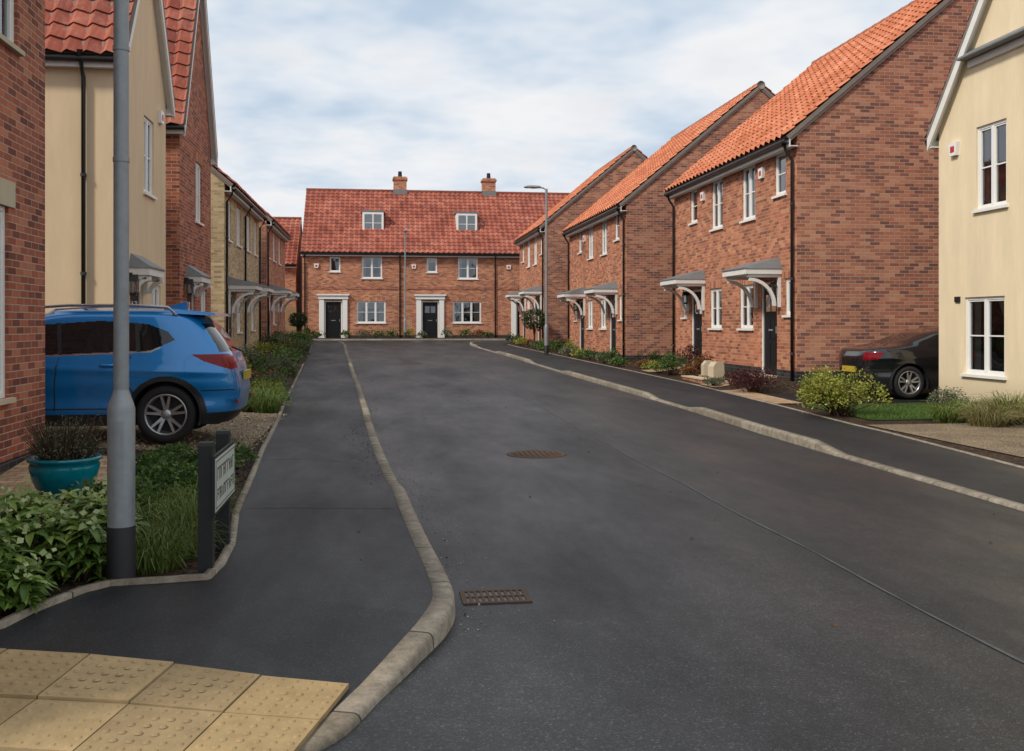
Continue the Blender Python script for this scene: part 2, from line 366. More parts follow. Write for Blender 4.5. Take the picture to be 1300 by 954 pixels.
def gable(b, F, L, ze, zr, mat, barge=False):
    b.add('gable_walls', mat, [F.P(0, ze), F.P(L, ze), F.P(L / 2, zr)], [(0, 1, 2)])
    pit = (zr - ze) / (L / 2)
    ov = 0.15 if barge else 0.2; w = 0.17 if barge else 0.07
    n0, n1 = (0.11, 0.15) if barge else (0.0, 0.045)
    mt = 'whitew' if barge else 'mortar'
    o = 0.03
    for s in (0, 1):
        f = (lambda u: u) if s == 0 else (lambda u: L - u)
        pts = [(f(-ov), ze - ov * pit + o), (f(L / 2), zr + o), (f(L / 2), zr + o - w * 1.35), (f(-ov), ze - ov * pit + o - w * 1.35)]
        fprism(b, 'bargeboards' if barge else 'verge', mt, F, pts, n0, n1)
        if barge:
            ptsb = [(f(-ov), ze - ov * pit + o + 0.001), (f(L / 2), zr + o + 0.001), (f(L / 2), zr + 0.13), (f(-ov), ze - ov * pit + 0.13)]
            fprism(b, 'verge_capping', 'mortar', F, ptsb, n0 - 0.02, n1 + 0.005)
            ptsc = [(f(-ov), ze - ov * pit - 0.02), (f(L / 2), zr - 0.02), (f(L / 2), zr - 0.05), (f(-ov), ze - ov * pit - 0.05)]
            fprism(b, 'verge_soffit', 'whitew', F, ptsc, 0.002, 0.108)

def frames(x0, x1, y0, y1):
    return {'S': (Fr(x0, y0, 1, 0), x1 - x0), 'N': (Fr(x1, y1, -1, 0), x1 - x0), 'W': (Fr(x0, y1, 0, -1), y1 - y0), 'E': (Fr(x1, y0, 0, 1), y1 - y0)}
def downpipe(b, F, u, z0, z1):
    tube(b, 'downpipe', 'black', [F.P(u, z1 + 0.0, 0.24), F.P(u, z1 - 0.12, 0.2), F.P(u, z1 - 0.34, 0.06), F.P(u, z0, 0.06)], 0.036, 8)
    tube(b, 'downpipe', 'black', [F.P(u, z1 + 0.06, 0.26), F.P(u, z1 - 0.04, 0.24)], 0.05, 8)
    z = z0 + 0.6
    while z < z1 - 0.5:
        tube(b, 'downpipe_clips', 'black', [F.P(u, z, 0.06), F.P(u, z + 0.05, 0.06)], 0.05, 8); z += 1.6
def house(name, x0, x1, y0, y1, zb, ze, zr, ridge, mats, tile, ops={}, pipes=(), barge=(), plinth=0.3, seed=0, extra=None, gutter=True):
    b = B(name, ((x0 + x1) / 2, (y0 + y1) / 2, zb)); fr = frames(x0, x1, y0, y1)
    for k, (F, L) in fr.items():
        mt = mats.get(k, mats['*'])
        wall(b, F, L, zb - 0.8, ze, mt, ops.get(k, []))
        if plinth:
            ds = sorted([(o[1] - o[3] / 2, o[1] + o[3] / 2) for o in ops.get(k, []) if o[0] == 'd']); u = -0.004
            for (a, c) in ds + [(L + 0.004, None)]:
                fbox(b, 'plinth', 'brick_d', F, u, a, zb - 0.8, zb + plinth - 0.15, -0.02, 0.005)
                if c: u = c
        if (ridge == 'y' and k in 'SN') or (ridge == 'x' and k in 'EW'):
            gable(b, F, L, ze, zr, mt, k in barge)
    if ridge == 'y': roof(b, (x0, y0), (0, 1), (1, 0), y1 - y0, x1 - x0, ze, zr, tile, seed=seed, barge=bool(barge), gutter=gutter)
    else: roof(b, (x0, y0), (1, 0), (0, 1), x1 - x0, y1 - y0, ze, zr, tile, seed=seed, barge=bool(barge), gutter=gutter)
    for (k, u) in pipes: downpipe(b, fr[k][0], u if u >= 0 else fr[k][1] + u, zb - 0.1, ze - 0.25)
    if extra: extra(b, fr)
    return b.done()

# ------------------------------------------------------------ ground levels
def prof(y):
    t = np.clip((np.asarray(y, float) - 14) / 40.0, 0, 1); return 0.72 * t ** 1.15
def sstep(t): t = np.clip(t, 0, 1); return t * t * (3 - 2 * t)
def zl(x, y):
    return prof(y) + 0.075 + 0.11 * sstep((-np.asarray(x) - 1.5) / 1.8) * sstep((np.asarray(y) - 9.5) / 2)
def zrg(x, y):
    base = prof(y) + 0.08
    hb = 0.40 * sstep((np.asarray(y) - 19.6) / 0.8)
    return np.where(hb > base, base + (hb - base) * sstep((np.asarray(x) - 7.5) / 1.1), base)

def asphalt(name, base, rough, stain=0.3, scale=1.0):
    m, nt, b = newmat(name); p = pos(nt)
    vo = nd(nt, 'ShaderNodeTexVoronoi', {'Vector': p, 'Scale': 120.0 * scale}).outputs['Color']
    vr = nd(nt, 'ShaderNodeSeparateColor', {0: vo}).outputs[0]
    big = noise(nt, nd(nt, 'ShaderNodeMapping', {'Vector': p, 'Scale': (1.0, 0.30, 1)}).outputs[0], 0.9, 6, 0.65, cap=4)
    med = noise(nt, p, 6.0, 5, 0.7)
    c = ramp(nt, vr, [(0.0, tuple(x * .45 for x in base)), (0.7, base), (0.94, tuple(x * 1.7 for x in base)), (1.0, tuple(min(1, x * 3.6) for x in base))])
    c = mix(nt, 1.0, c, ramp(nt, big, [(0.3, 1 - stain), (0.7, 1 + stain)]), 'MULTIPLY')
    c = mix(nt, 1.0, c, ramp(nt, med, [(0.3, 0.75), (0.7, 1.25)]), 'MULTIPLY')
    rr = math_(nt, 'ADD', math_(nt, 'MULTIPLY', big, -0.6), rough + 0.3)
    setc(nt, b, c, rr, 0.32)
    bump(nt, b, vr, 0.7, 0.006)
    return m
M['road'] = asphalt('asphalt_road', (0.0165, 0.0185, 0.0215), 0.46, .4)
M['pave'] = asphalt('asphalt_pavement', (0.0125, 0.014, 0.0165), 0.56, 0.3, 1.3)
def granular(name, cols, scale, bmp=0.8, big=0.25):
    m, nt, b = newmat(name); p = pos(nt)
    v = nd(nt, 'ShaderNodeTexVoronoi', {'Vector': p, 'Scale': scale})
    r = nd(nt, 'ShaderNodeSeparateColor', {0: v.outputs['Color']}).outputs[0]
    c = ramp(nt, r, [(i / (len(cols) - 1), x) for i, x in enumerate(cols)])
    c = mix(nt, 1.0, c, ramp(nt, noise(nt, p, 1.3, 5), [(0.3, 1 - big), (0.7, 1 + big)]), 'MULTIPLY')
    d = ramp(nt, v.outputs['Distance'], [(0.0, 1.0), (0.75, 0.35)])
    c = mix(nt, 1.0, c, d, 'MULTIPLY')
    setc(nt, b, c, 0.9, 0.2); bump(nt, b, math_(nt, 'MULTIPLY', v.outputs['Distance'], -1.0), bmp, 0.012)
    return m
M['mulch'] = granular('bark_mulch', [(0.03, 0.02, 0.014), (0.075, 0.045, 0.028), (0.05, 0.03, 0.02), (0.14, 0.09, 0.055)], 28)
M['gravel'] = granular('buff_gravel', [(0.20, 0.15, 0.10), (0.38, 0.29, 0.19), (0.28, 0.20, 0.13), (0.50, 0.42, 0.30)], 55)
M['lawnsoil'] = granular('lawn_base', [(0.03, 0.06, 0.012), (0.06, 0.11, 0.02), (0.05, 0.09, 0.02)], 60, 0.5)
M['earth'] = granular('field_ground', [(0.05, 0.07, 0.03), (0.08, 0.10, 0.04), (0.07, 0.07, 0.04)], 3, 0.3)

def paver_mat(name, cols, bw, bh, ang=0.0, mort=(0.10, 0.08, 0.055)):
    m, nt, b = newmat(name); p = pos(nt)
    v = nd(nt, 'ShaderNodeMapping', {'Vector': p, 'Rotation': (0, 0, ang), 'Location': (50, 50, 0)}).outputs[0]
    br = nd(nt, 'ShaderNodeTexBrick', {'Vector': v, 'Color1': (0, 0, 0, 1), 'Color2': (1, 1, 1, 1), 'Mortar': (.5, .5, .5, 1), 'Scale': 1.0, 'Mortar Size': 0.005, 'Brick Width': bw, 'Row Height': bh})
    f = nd(nt, 'ShaderNodeSeparateColor', {0: br.outputs['Color']}).outputs[0]
    c = mix(nt, f, cols[0], cols[1]); c = mix(nt, 1.0, c, ramp(nt, noise(nt, p, 7, 5, 0.7), [(0.3, 0.7), (0.7, 1.15)]), 'MULTIPLY')
    c = mix(nt, br.outputs['Fac'], c, mort); setc(nt, b, c, 0.85, 0.25)
    bump(nt, b, math_(nt, 'MULTIPLY', br.outputs['Fac'], -1), 0.5, 0.005)
    return m
M['paver'] = paver_mat('block_paving', [(0.36, 0.22, 0.13), (0.50, 0.35, 0.22)], 0.2, 0.1)
def kerb_mat():
    m, nt, b = newmat('concrete_kerb'); p = pos(nt)
    uv = nd(nt, 'ShaderNodeUVMap').outputs[0]; u = nd(nt, 'ShaderNodeSeparateXYZ', {0: uv}).outputs[0]
    fl = math_(nt, 'FLOOR', u); fr_ = math_(nt, 'FRACT', u)
    w = nd(nt, 'ShaderNodeTexWhiteNoise', {'W': fl}, noise_dimensions='1D').outputs[0]
    c = ramp(nt, w, [(0.0, (0.22, 0.185, 0.14)), (1.0, (0.33, 0.29, 0.23))])
    c = mix(nt, 1.0, c, ramp(nt, noise(nt, p, 9, 6, 0.75, cap=4), [(0.3, 0.5), (0.7, 1.2)]), 'MULTIPLY')
    c = mix(nt, ramp(nt, noise(nt, p, 60, 2), [(.55, 0), (.75, .5)]), c, (0.09, .085, .07))
    c = mix(nt, math_(nt, 'LESS_THAN', fr_, 0.015), c, (0.05, 0.05, 0.045))
    setc(nt, b, c, 0.85, 0.25); bump(nt, b, noise(nt, p, 120, 2), 0.3, 0.004); return m
M['kerb'] = kerb_mat()

def grid_sheet(name, xs, ys, zf, mat):
    xs = np.asarray(xs, float); ys = np.asarray(ys, float)
    X, Y = np.meshgrid(xs, ys); Zz = zf(X, Y); v = np.stack([X, Y, Zz + 0 * X], -1).reshape(-1, 3)
    n = len(xs); i, j = np.meshgrid(np.arange(len(ys) - 1), np.arange(n - 1), indexing='ij'); a = (i * n + j).ravel()
    f = np.stack([a, a + 1, a + n + 1, a + n], 1)
    return mkobj(name, v, f, mat), v, f
BV = []
def reg(v, f): BV.append(BVHTree.FromPolygons([tuple(x) for x in np.asarray(v)], [tuple(int(i) for i in q) for q in f]))
def zat(x, y):
    best = -1.0
    for t in BV:
        h = t.ray_cast(Vector((x, y, 5)), Vector((0, 0, -1)), 10)
        if h[0] is not None: best = max(best, h[0].z)
    return best

far = np.concatenate([[-900, -400, -150, -60], np.arange(-30, 31, 3.0), [60, 150, 400, 900]])
fary = np.concatenate([[-300, -100, -40], np.arange(-20, 80, 3.0), [100, 200, 500, 1200]])
grid_sheet('ground', far, fary, lambda x, y: prof(y) - 0.10, M['earth'])
_, v, f = grid_sheet('road', np.arange(-30, 30.1, 1.0), np.concatenate([[-30, -15, -5], np.arange(-2, 57, 1.0)]), lambda x, y: prof(y), M['road']); reg(v, f)

# kerbs and pavements
def dens(pts, n):
    pts = np.array(pts, float); m = len(pts)
    t = np.linspace(0, m - 1, n); i = np.clip(t.astype(int), 0, m - 2); f = (t - i)[:, None]
    p0 = pts[np.clip(i - 1, 0, m - 1)]; p1 = pts[i]; p2 = pts[i + 1]; p3 = pts[np.clip(i + 2, 0, m - 1)]
    return 0.5 * ((2 * p1) + (-p0 + p2) * f + (2 * p0 - 5 * p1 + 4 * p2 - p3) * f ** 2 + (-p0 + 3 * p1 - 3 * p2 + p3) * f ** 3)
def lin(pts, n):
    pts = np.array(pts, float); m = len(pts); t = np.linspace(0, m - 1, n)
    return np.stack([np.interp(t, np.arange(m), pts[:, k]) for k in range(pts.shape[1])], 1)
def kerb(name, line, hh, side, w=0.13):
    n = len(line); tg = np.gradient(line, axis=0); tg /= np.linalg.norm(tg, axis=1)[:, None]
    nm = np.stack([-tg[:, 1], tg[:, 0]], 1) * side
    s = np.concatenate([[0], np.cumsum(np.linalg.norm(np.diff(line, axis=0), axis=1))])
    base = prof(line[:, 1])
    cols = [(0.0, -0.05, 0), (0.008, -0.026, 1), (0.018, -0.008, 1), (0.035, 0.0, 1), (w, 0.0, 1), (w, -0.09, 1)]
    V = []; UV = []
    for k, (o, dz, top) in enumerate(cols):
        q = line + nm * o
        z = base + (hh + dz if top else -0.03)
        V.append(np.column_stack([q, z])); UV.append(np.column_stack([s / 0.915, np.full(n, k * .1)]))
    V = np.concatenate(V); UV = np.concatenate(UV); m = len(cols)
    f = [(k * n + i, k * n + i + 1, (k + 1) * n + i + 1, (k + 1) * n + i) for k in range(m - 1) for i in range(n - 1)]
    mkobj(name, V, np.array(f), M['kerb'], uv=UV)
    return line + nm * w
def strip(name, A, Bk, za, zb_, mat, cols=8):
    n = len(A); V = []
    for k in range(cols + 1):
        t = k / cols; q = A * (1 - t) + Bk * t; z = za * (1 - sstep(t * 1.6)) + zb_ * sstep(t * 1.6); V.append(np.column_stack([q, z]))
    V = np.concatenate(V); f = np.array([(k * n + i, k * n + i + 1, (k + 1) * n + i + 1, (k + 1) * n + i) for k in range(cols) for i in range(n - 1)])
    mkobj(name, V, f, mat); reg(V, f)

LK = [(-4.2, 4.93), (-2.3, 4.24), (-1.0, 3.77), (-.5, 3.62), (-.17, 3.84), (.03, 4.3), (.2, 4.72), (.36, 5.15), (.43, 5.55), (.42, 6.1), (.37, 6.9), (.31, 8.0), (.24, 9.5), (.09, 12.2), (-.06, 15.5), (-.19, 18.5), (-.64, 28.5), (-1.1, 38), (-1.47, 46.5), (-1.75, 50), (-2.2, 51.8), (-4, 52.3), (-14, 52.5)]
LB = [(-4.2, 6.0), (-2.3, 5.15), (-1.85, 5.21), (-1.8, 5.45), (-1.72, 5.65), (-1.64, 5.85), (-1.53, 5.98), (-1.25, 6.01), (-1.0, 6.05), (-.97, 6.4), (-.99, 7.0), (-1.12, 8.16), (-1.22, 9.9), (-1.38, 12.4), (-1.53, 15.7), (-1.72, 19), (-2.15, 28.7), (-2.6, 38), (-3.0, 46.5), (-3.3, 49), (-3.8, 50), (-5, 50.7), (-14, 51)]
NL = 440
lk = dens(LK, NL); lb = lin(LB, NL)
def hprof(y, segs):
    ys = [s[0] for s in segs]; hs = [s[1] for s in segs]; return np.interp(y, ys, hs)
lh = hprof(lk[:, 1], [(0, .1), (9.2, .1), (10.0, .035), (16.5, .035), (17.3, .09), (24, .09), (24.8, .03), (29, .03), (30, .09), (60, .09)])
ii = np.arange(NL) / (NL - 1) * (len(LK) - 1)
lh = np.where(ii < 5, 0.03, np.where(ii < 7, 0.03 + (ii - 5) / 2 * 0.07, lh))
inner = kerb('kerb', lk, lh, +1)
strip('pavement', inner, lb, prof(inner[:, 1]) + lh - 0.004, prof(lb[:, 1]) + 0.1, M['pave'])
RK = [(5.2, -20), (5.35, -4), (5.42, 4), (5.46, 7.84), (5.5, 11.8), (5.55, 17), (5.4, 22), (5.2, 27), (4.9, 36), (4.5, 44), (4.4, 48), (4.9, 50.3), (6.5, 51.3), (14, 51.6)]
RB = [(6.6, -20), (6.6, -4), (6.6, 4), (6.62, 9), (7.0, 13), (7.15, 17), (7.2, 22), (7.0, 27), (6.55, 36), (6.1, 43), (6.0, 46), (6.2, 48), (7.0, 49.8), (14, 50)]
rk = dens(RK, 500); rb = lin(RB, 500)
rh = hprof(rk[:, 1], [(-20, .03), (11.4, .03), (12.2, .11), (16.9, .11), (17.7, .03), (19.4, .03), (20.2, .1), (27.4, .1), (28.3, .03), (32.5, .03), (33.4, .1), (39.5, .1), (40.3, .03), (45, .03), (46, .1), (60, .1)])
rin = kerb('kerb', rk, rh, -1)
strip('pavement', rin, rb, prof(rin[:, 1]) + rh - 0.004, prof(rb[:, 1]) + 0.1, M['pave'])
ek = np.column_stack([np.linspace(14, -14, 60), 54.9 + 0 * np.linspace(0, 1, 60)])
ein = kerb('kerb', ek, np.full(60, .08), -1)
strip('pavement', ein, ein + np.array([0, 1.1]), prof(ein[:, 1]) + .078, prof(ein[:, 1] + 1.1) + .1, M['pave'], 3)

# garden grounds
def bxL(y): return np.interp(y, [5.1, 5.2, 5.85, 6.0, 6.05, 7.0, 8.16, 9.9, 12.4, 15.7, 19, 28.7, 38, 46.5, 49.5, 50.8], [-2.5, -1.83, -1.62, -1.5, -.98, -.97, -1.1, -1.2, -1.36, -1.51, -1.70, -2.12, -2.58, -2.98, -3.5, -6])
def bxR(y): return np.interp(y, [-20, 4, 9, 13, 17, 22, 27, 36, 43, 46, 48, 49.9], [6.6, 6.6, 6.62, 7.0, 7.15, 7.2, 7.0, 6.55, 6.1, 6.0, 6.2, 7.2])
def garden(name, bx, sgn, ys, zf, mat):
    offs = np.array([-0.01, .15, .4, .7, 1.0, 1.4, 1.8, 2.4, 3.2, 4.5, 7, 12, 26]); V = []
    for y in ys:
        for o in offs:
            x = bx(y) + sgn * o; V.append((x, y, float(zf(x, y)) + 0.012))
    n = len(offs); f = np.array([(i * n + k, i * n + k + 1, (i + 1) * n + k + 1, (i + 1) * n + k) for i in range(len(ys) - 1) for k in range(n - 1)])
    mkobj(name, V, f, mat); reg(V, f)
garden('garden_bed', bxL, -1, np.concatenate([np.arange(5.1, 20, .25), np.arange(20, 50.8, .6)]), zl, M['mulch'])
garden('garden_bed', bxR, 1, np.concatenate([np.arange(-20, 9, 2), np.arange(9, 21.2, .25), np.arange(21.4, 50, .6)]), zrg, M['mulch'])
grid_sheet('garden_bed', np.linspace(-14, 14, 20), [56.12, 57, 58.4, 70], lambda x, y: prof(y) + .1, M['mulch'])

def conform(name, x0, x1, y0, y1, mat, up=0.014, step=0.2):
    xs = np.linspace(x0, x1, max(2, int((x1 - x0) / step) + 1)); ys = np.linspace(y0, y1, max(2, int((y1 - y0) / step) + 1))
    zf = np.vectorize(lambda x, y: zat(x, y) + up)
    return grid_sheet(name, xs, ys, zf, mat)
conform('gravel_driveway', -9, -1.55, 11.75, 16.7, M['gravel'], 0.012)
conform('paved_path', -3.64, -1.9, 8.8, 11.2, M['paver'], 0.012)
conform('gravel_bed', 7.2, 10.3, 9, 14.0, M['gravel'], 0.012)
conform('driveway', 7.3, 16, 17.5, 19.6, M['pave'], 0.012)
conform('paved_path', 7.35, 8.83, 21.35, 22.25, M['paver'], 0.012)
conform('paved_path', 7.35, 8.83, 26.5, 27.4, M['paver'], 0.012)
conform('paved_crossing', 7.2, 7.75, 17.4, 20.4, M['paver'], 0.018)
conform('lawn', 7.6, 10.2, 14.6, 17.2, M['lawnsoil'], 0.012)

def edging(name, line, w=0.05, up=0.03):
    n = len(line); tg = np.gradient(line, axis=0); tg /= (np.linalg.norm(tg, axis=1)[:, None] + 1e-9); nm = np.stack([-tg[:, 1], tg[:, 0]], 1)
    s = np.concatenate([[0], np.cumsum(np.linalg.norm(np.diff(line, axis=0), axis=1))]); z = prof(line[:, 1]) + 0.1
    V = np.concatenate([np.column_stack([line - nm * w / 2, z - .05]), np.column_stack([line - nm * w / 2, z + up]), np.column_stack([line + nm * w / 2, z + up]), np.column_stack([line + nm * w / 2, z - .05])])
    f = np.array([(k * n + i, k * n + i + 1, (k + 1) * n + i + 1, (k + 1) * n + i) for k in range(3) for i in range(n - 1)])
    mkobj(name, V, f, M['kerb'], uv=np.tile(np.column_stack([s / 0.915, s * 0]), (4, 1)))
edging('path_edging', lb[(ii > 1.2) & (ii < 19)])
edging('path_edging', rb[(rb[:, 1] > 4) & (rb[:, 1] < 46)], up=0.012)

# tactile paving
def tactile():
    b = B('tactile_paving', (-1.5, 4.4, 0))
    ms = [simple('buff_tactile', c, 0.85, 0.2, var=0.35, scale=9, bmp=0.4) for c in ((0.34, 0.245, 0.125), (0.39, 0.285, 0.15), (0.30, 0.22, 0.12))]
    d = np.array([-.965, .262]); e = np.array([-.262, -.965]); o = np.array([-.12, 4.36])
    for i in range(10):
        for j in range(2):
            c = o + d * (0.4 * i + .004) + e * (0.4 * j + .004)
            q = [c, c + d * .392, c + d * .392 + e * .392, c + e * .392]
            zz = [max(zat(*p), .03) for p in q]
            cm = zat(*(c + d * .196 + e * .196)); ex = max(0, cm - sum(zz) / 4)
            m = ms[(i * 2 + j * 3) % 3]
            up = 0.018 + ex
            v = [(p[0], p[1], z - .03) for p, z in zip(q, zz)] + [(p[0], p[1], z + up) for p, z in zip(q, zz)]
            b.add('slabs', m, v, BF)
            for a in range(6):
                for k in range(6):
                    s, t = (a + .5) / 6, (k + .5) / 6
                    z = (zz[0] * (1 - s) + zz[1] * s) * (1 - t) + (zz[3] * (1 - s) + zz[2] * s) * t + up
                    cc = c + d * .392 * s + e * .392 * t
                    vv = [(cc[0] + .017 * math.cos(w), cc[1] + .017 * math.sin(w), z - .001) for w in np.linspace(0, 2 * math.pi, 9)[:-1]] + [(cc[0] + .010 * math.cos(w), cc[1] + .010 * math.sin(w), z + .006) for w in np.linspace(0, 2 * math.pi, 9)[:-1]]
                    b.add('blisters', m, vv, [(k2, (k2 + 1) % 8, 8 + (k2 + 1) % 8, 8 + k2) for k2 in range(8)] + [tuple(range(8, 16))])
    b.done()
tactile()

M['seal'] = simple('joint_sealant', (0.075, 0.075, 0.078), 0.8, 0.2, var=0.5, scale=5)
M['rust'] = simple('rusty_iron', (0.10, 0.058, 0.036), 0.75, 0.4, 0.2, var=0.5, scale=25, bmp=0.5)
ys = np.arange(-6, 52, .1); jl = np.column_stack([3.02 + 0.012 * np.sin(ys * 2.1) - np.clip(ys - 18, 0, None) * 0.03, ys])
jw = .009 + .004 * np.sin(ys * 7.3) * np.sin(ys * 3.1) + rng.uniform(-.002, .002, len(ys))
V = np.concatenate([np.column_stack([jl[:, 0] - jw, ys, prof(ys) + .004]), np.column_stack([jl[:, 0] + jw, ys, prof(ys) + .004])])
n = len(ys); mkobj('road_joint', V, np.array([(i, i + 1, n + i + 1, n + i) for i in range(n - 1)]), M['seal'])
def thin_line(name, x0, y0, x1, y1, w=0.012, mat='seal'):
    k = 14; t = np.linspace(0, 1, k); x = x0 + (x1 - x0) * t; y = y0 + (y1 - y0) * t; d = np.array([-(y1 - y0), x1 - x0]); d /= np.linalg.norm(d)
    V = [(a - d[0] * w, c - d[1] * w, zat(a, c) + .005) for a, c in zip(x, y)] + [(a + d[0] * w, c + d[1] * w, zat(a, c) + .005) for a, c in zip(x, y)]
    mkobj(name, V, np.array([(i, i + 1, k + i + 1, k + i) for i in range(k - 1)]), M[mat])
thin_line('pavement_joint', -1.06, 8.35, .12, 8.2, .008)
thin_line('pavement_joint', -1.3, 11.3, .0, 11.3, .007)
thin_line('pavement_joint', -1.5, 17.1, -.3, 17.1, .007)
def lathe(b, part, mat, cx, cy, prof_, seg=24):
    v = []; f = []
    for (r, z) in prof_:
        for k in range(seg): a = 2 * math.pi * k / seg; v.append((cx + r * math.cos(a), cy + r * math.sin(a), z))
    for i in range(len(prof_) - 1):
        for k in range(seg): f.append((i * seg + k, i * seg + (k + 1) % seg, (i + 1) * seg + (k + 1) % seg, (i + 1) * seg + k))
    b.add(part, mat, v, f, smooth=True)
def drain():
    b = B('drain_grate', (.65, 5.82, 0)); x0, x1, y0, y1 = .48, .88, 5.66, 5.94
    box(b, 'frame', 'rust', x0, x1, y0, y0 + .03, -.01, .008); box(b, 'frame', 'rust', x0, x1, y1 - .03, y1, -.01, .008)
    box(b, 'frame', 'rust', x0, x0 + .03, y0 + .03, y1 - .03, -.01, .008); box(b, 'frame', 'rust', x1 - .03, x1, y0 + .03, y1 - .03, -.01, .008)
    box(b, 'pit', 'black', x0 + .03, x1 - .03, y0 + .03, y1 - .03, -.01, .003)
    for i in range(9):
        x = x0 + .045 + i * .036; box(b, 'bars', 'rust', x, x + .018, y0 + .03, y1 - .03, .001, .007)
    box(b, 'bars', 'rust', x0 + .03, x1 - .03, (y0 + y1) / 2 - .01, (y0 + y1) / 2 + .01, .001, .0085)
    b.done()
drain()
def manhole(x, y, s=.36):
    b = B('manhole_cover', (x, y, 0)); z = float(prof(y))
    lathe(b, 'frame', 'rust', x, y, [(s, z - .01), (s, z + .006), (s - .05, z + .006), (s - .055, z + .001)], 40)
    lathe(b, 'lid', 'rust', x, y, [(s - .057, z + .001), (s - .06, z + .008), (0.001, z + .008)], 40)
    for i in range(-4, 5):
        for j in range(-4, 5):
            a = x + i * .065; c = y + j * .065
            if math.hypot(a - x, c - y) < s - .1: box(b, 'studs', 'rust', a - .016, a + .016, c - .016, c + .016, z + .007, z + .013)
    b.done()
manhole(1.93, 12.1, .37)
manhole(1.1, 33, .35)

# ------------------------------------------------------------ houses
def W(u, zs, w, h, c=1, r=2, st='brick'): return ('w', u, zs, w, h, c, r, st)
def semi(L, zb, s=1.0, d=0.0):
    top = zb + 5.0
    f = lambda y: L - (y + d) * s
    g = zb
    return [W(f(.9), top - .98, .62, .95), W(f(2.8), top - 1.33, .85, 1.3, 2), W(f(5.05), top - 1.33, .85, 1.3, 2), W(f(7.0), top - .98, .62, .95),
            W(f(.45), g + 1.35, .36, .8, 1, 1), ('d', f(1.55), g, .95, 2.12), W(f(2.95), g + 1.05, .9, 1.05, 2), W(f(5.15), g + 1.05, .9, 1.05, 2), ('d', f(6.75), g, .95, 2.12), W(f(7.85), g + 1.35, .36, .8, 1, 1)]
def ex3(b, fr):
    F, L = fr['W']; lantern(b, F, L - .95, 2.45); lantern(b, F, L - 7.4, 2.45)
    alarm(b, F, L - 6.1, 5.1); alarm(b, F, L - 1.9, 5.1)
    S, L2 = fr['S']; fbox(b, 'meter_box', 'white', S, 6.2, 6.65, 1.0, 1.6, 0, .04)
house('brick_house', 8.84, 17.84, 20.2, 29.06, .45, 5.70, 9.50, 'y', {'*': 'brick_m', 'W': 'brick_o'}, 'tile_o', {'W': semi(8.86, .45)}, [('W', -.12), ('W', .12)], extra=ex3, seed=1)
def ex2(b, fr):
    F, L = fr['W']; lantern(b, F, L - 1.3, 2.4); alarm(b, F, L - 6.4, 4.9); lantern(b, F, L - 7.7, 2.4)
house('brick_house', 7.9, 16.9, 31.2, 40.8, .45, 5.55, 9.33, 'y', {'*': 'brick_m', 'W': 'brick_o'}, 'tile_o', {'W': semi(9.6, .40, 1.0, .35)}, [('W', -.12), ('W', .12)], extra=ex2, seed=3)
house('brick_house', 7.2, 15.2, 42.9, 50.6, .68, 5.95, 9.3, 'y', {'*': 'brick_m', 'W': 'brick_o'}, 'tile_o', {'W': semi(7.7, .70, .92, 0)}, [('W', -.12)], seed=5)

def terr_ops():
    o = []
    for k in range(3):
        s = 5.55 * k
        o += [('d', s + 1.75, .80, 1.0, 2.15, False), W(s + 3.9, 1.68, 1.65, 1.25, 3, 2), W(s + 1.85, 4.62, .6, .85, 1, 1), W(s + 3.95, 4.25, 1.15, 1.25, 2, 2)]
    return o
def ext(b, fr):
    F, L = fr['S']
    for k in range(3):
        s = 5.55 * k + 1.75
        for q in (-1, 1):
            fbox(b, 'door_surround', 'white', F, s + q * .66 - .14, s + q * .66 + .14, .8, 3.05, .002, .1)
            fbox(b, 'door_surround', 'white', F, s + q * .66 - .17, s + q * .66 + .17, .78, .98, .002, .13)
        fbox(b, 'door_surround', 'white', F, s - .85, s + .85, 3.05, 3.25, .002, .14); fbox(b, 'door_surround', 'white', F, s - .92, s + .92, 3.25, 3.33, .002, .2)
        alarm(b, F, s - .95, 4.95)
        G = Fr(F.o[0], 59.35, 1, 0); u = 5.55 * k + 4.0
        fbox(b, 'dormer', 'whitew', G, u - .62, u + .62, 6.9, 8.25, -1.6, -.02)
        fbox(b, 'dormer_roof', 'lead', G, u - .7, u + .7, 8.25, 8.33, -1.8, .08)
        for (a, c, d, e) in ((u - .62, u - .5, 6.95, 8.24), (u + .5, u + .62, 6.95, 8.24), (u - .5, u + .5, 6.95, 7.07), (u - .5, u + .5, 8.1, 8.24), (u - .035, u + .035, 7.07, 8.1)):
            fbox(b, 'dormer_frame', 'white', G, a, c, d, e, -.019, .05)
        fbox(b, 'dormer_frame', 'white', G, u - .5, u + .5, 7.57, 7.60, -.019, .03)
        fbox(b, 'dormer_inside', 'inside', G, u - .5, u + .5, 7.07, 8.1, -.019, .0)
        fbox(b, 'dormer_glass', 'glass', G, u - .5, u + .5, 7.07, 8.1, .005, .012)
    for x in (1.35, 6.9):
        box(b, 'chimney', 'brick_o', x - .4, x + .4, 62.0, 62.8, 9.2, 10.75); box(b, 'chimney', 'brick_o', x - .46, x + .46, 61.94, 62.86, 10.55, 10.68)
        box(b, 'chimney_flashing', 'lead', x - .43, x + .43, 61.97, 62.83, 9.2, 9.95)
        lathe(b, 'chimney_pot', 'brick_d', x, 62.4, [(.14, 10.7), (.11, 11.08), (.13, 11.1), (.09, 11.12)], 12)
    for u in (.15, 5.55, 11.1): downpipe(b, F, u, .8, 5.5)
    fbox(b, 'band_course', 'brick_r', F, 0, L, 3.62, 3.78, 0.002, .02)
house('brick_terrace', -4.3, 12.55, 58, 66.6, .82, 5.85, 9.75, 'x', {'*': 'brick_o'}, 'tile_r', {'S': terr_ops()}, extra=ext, seed=7)
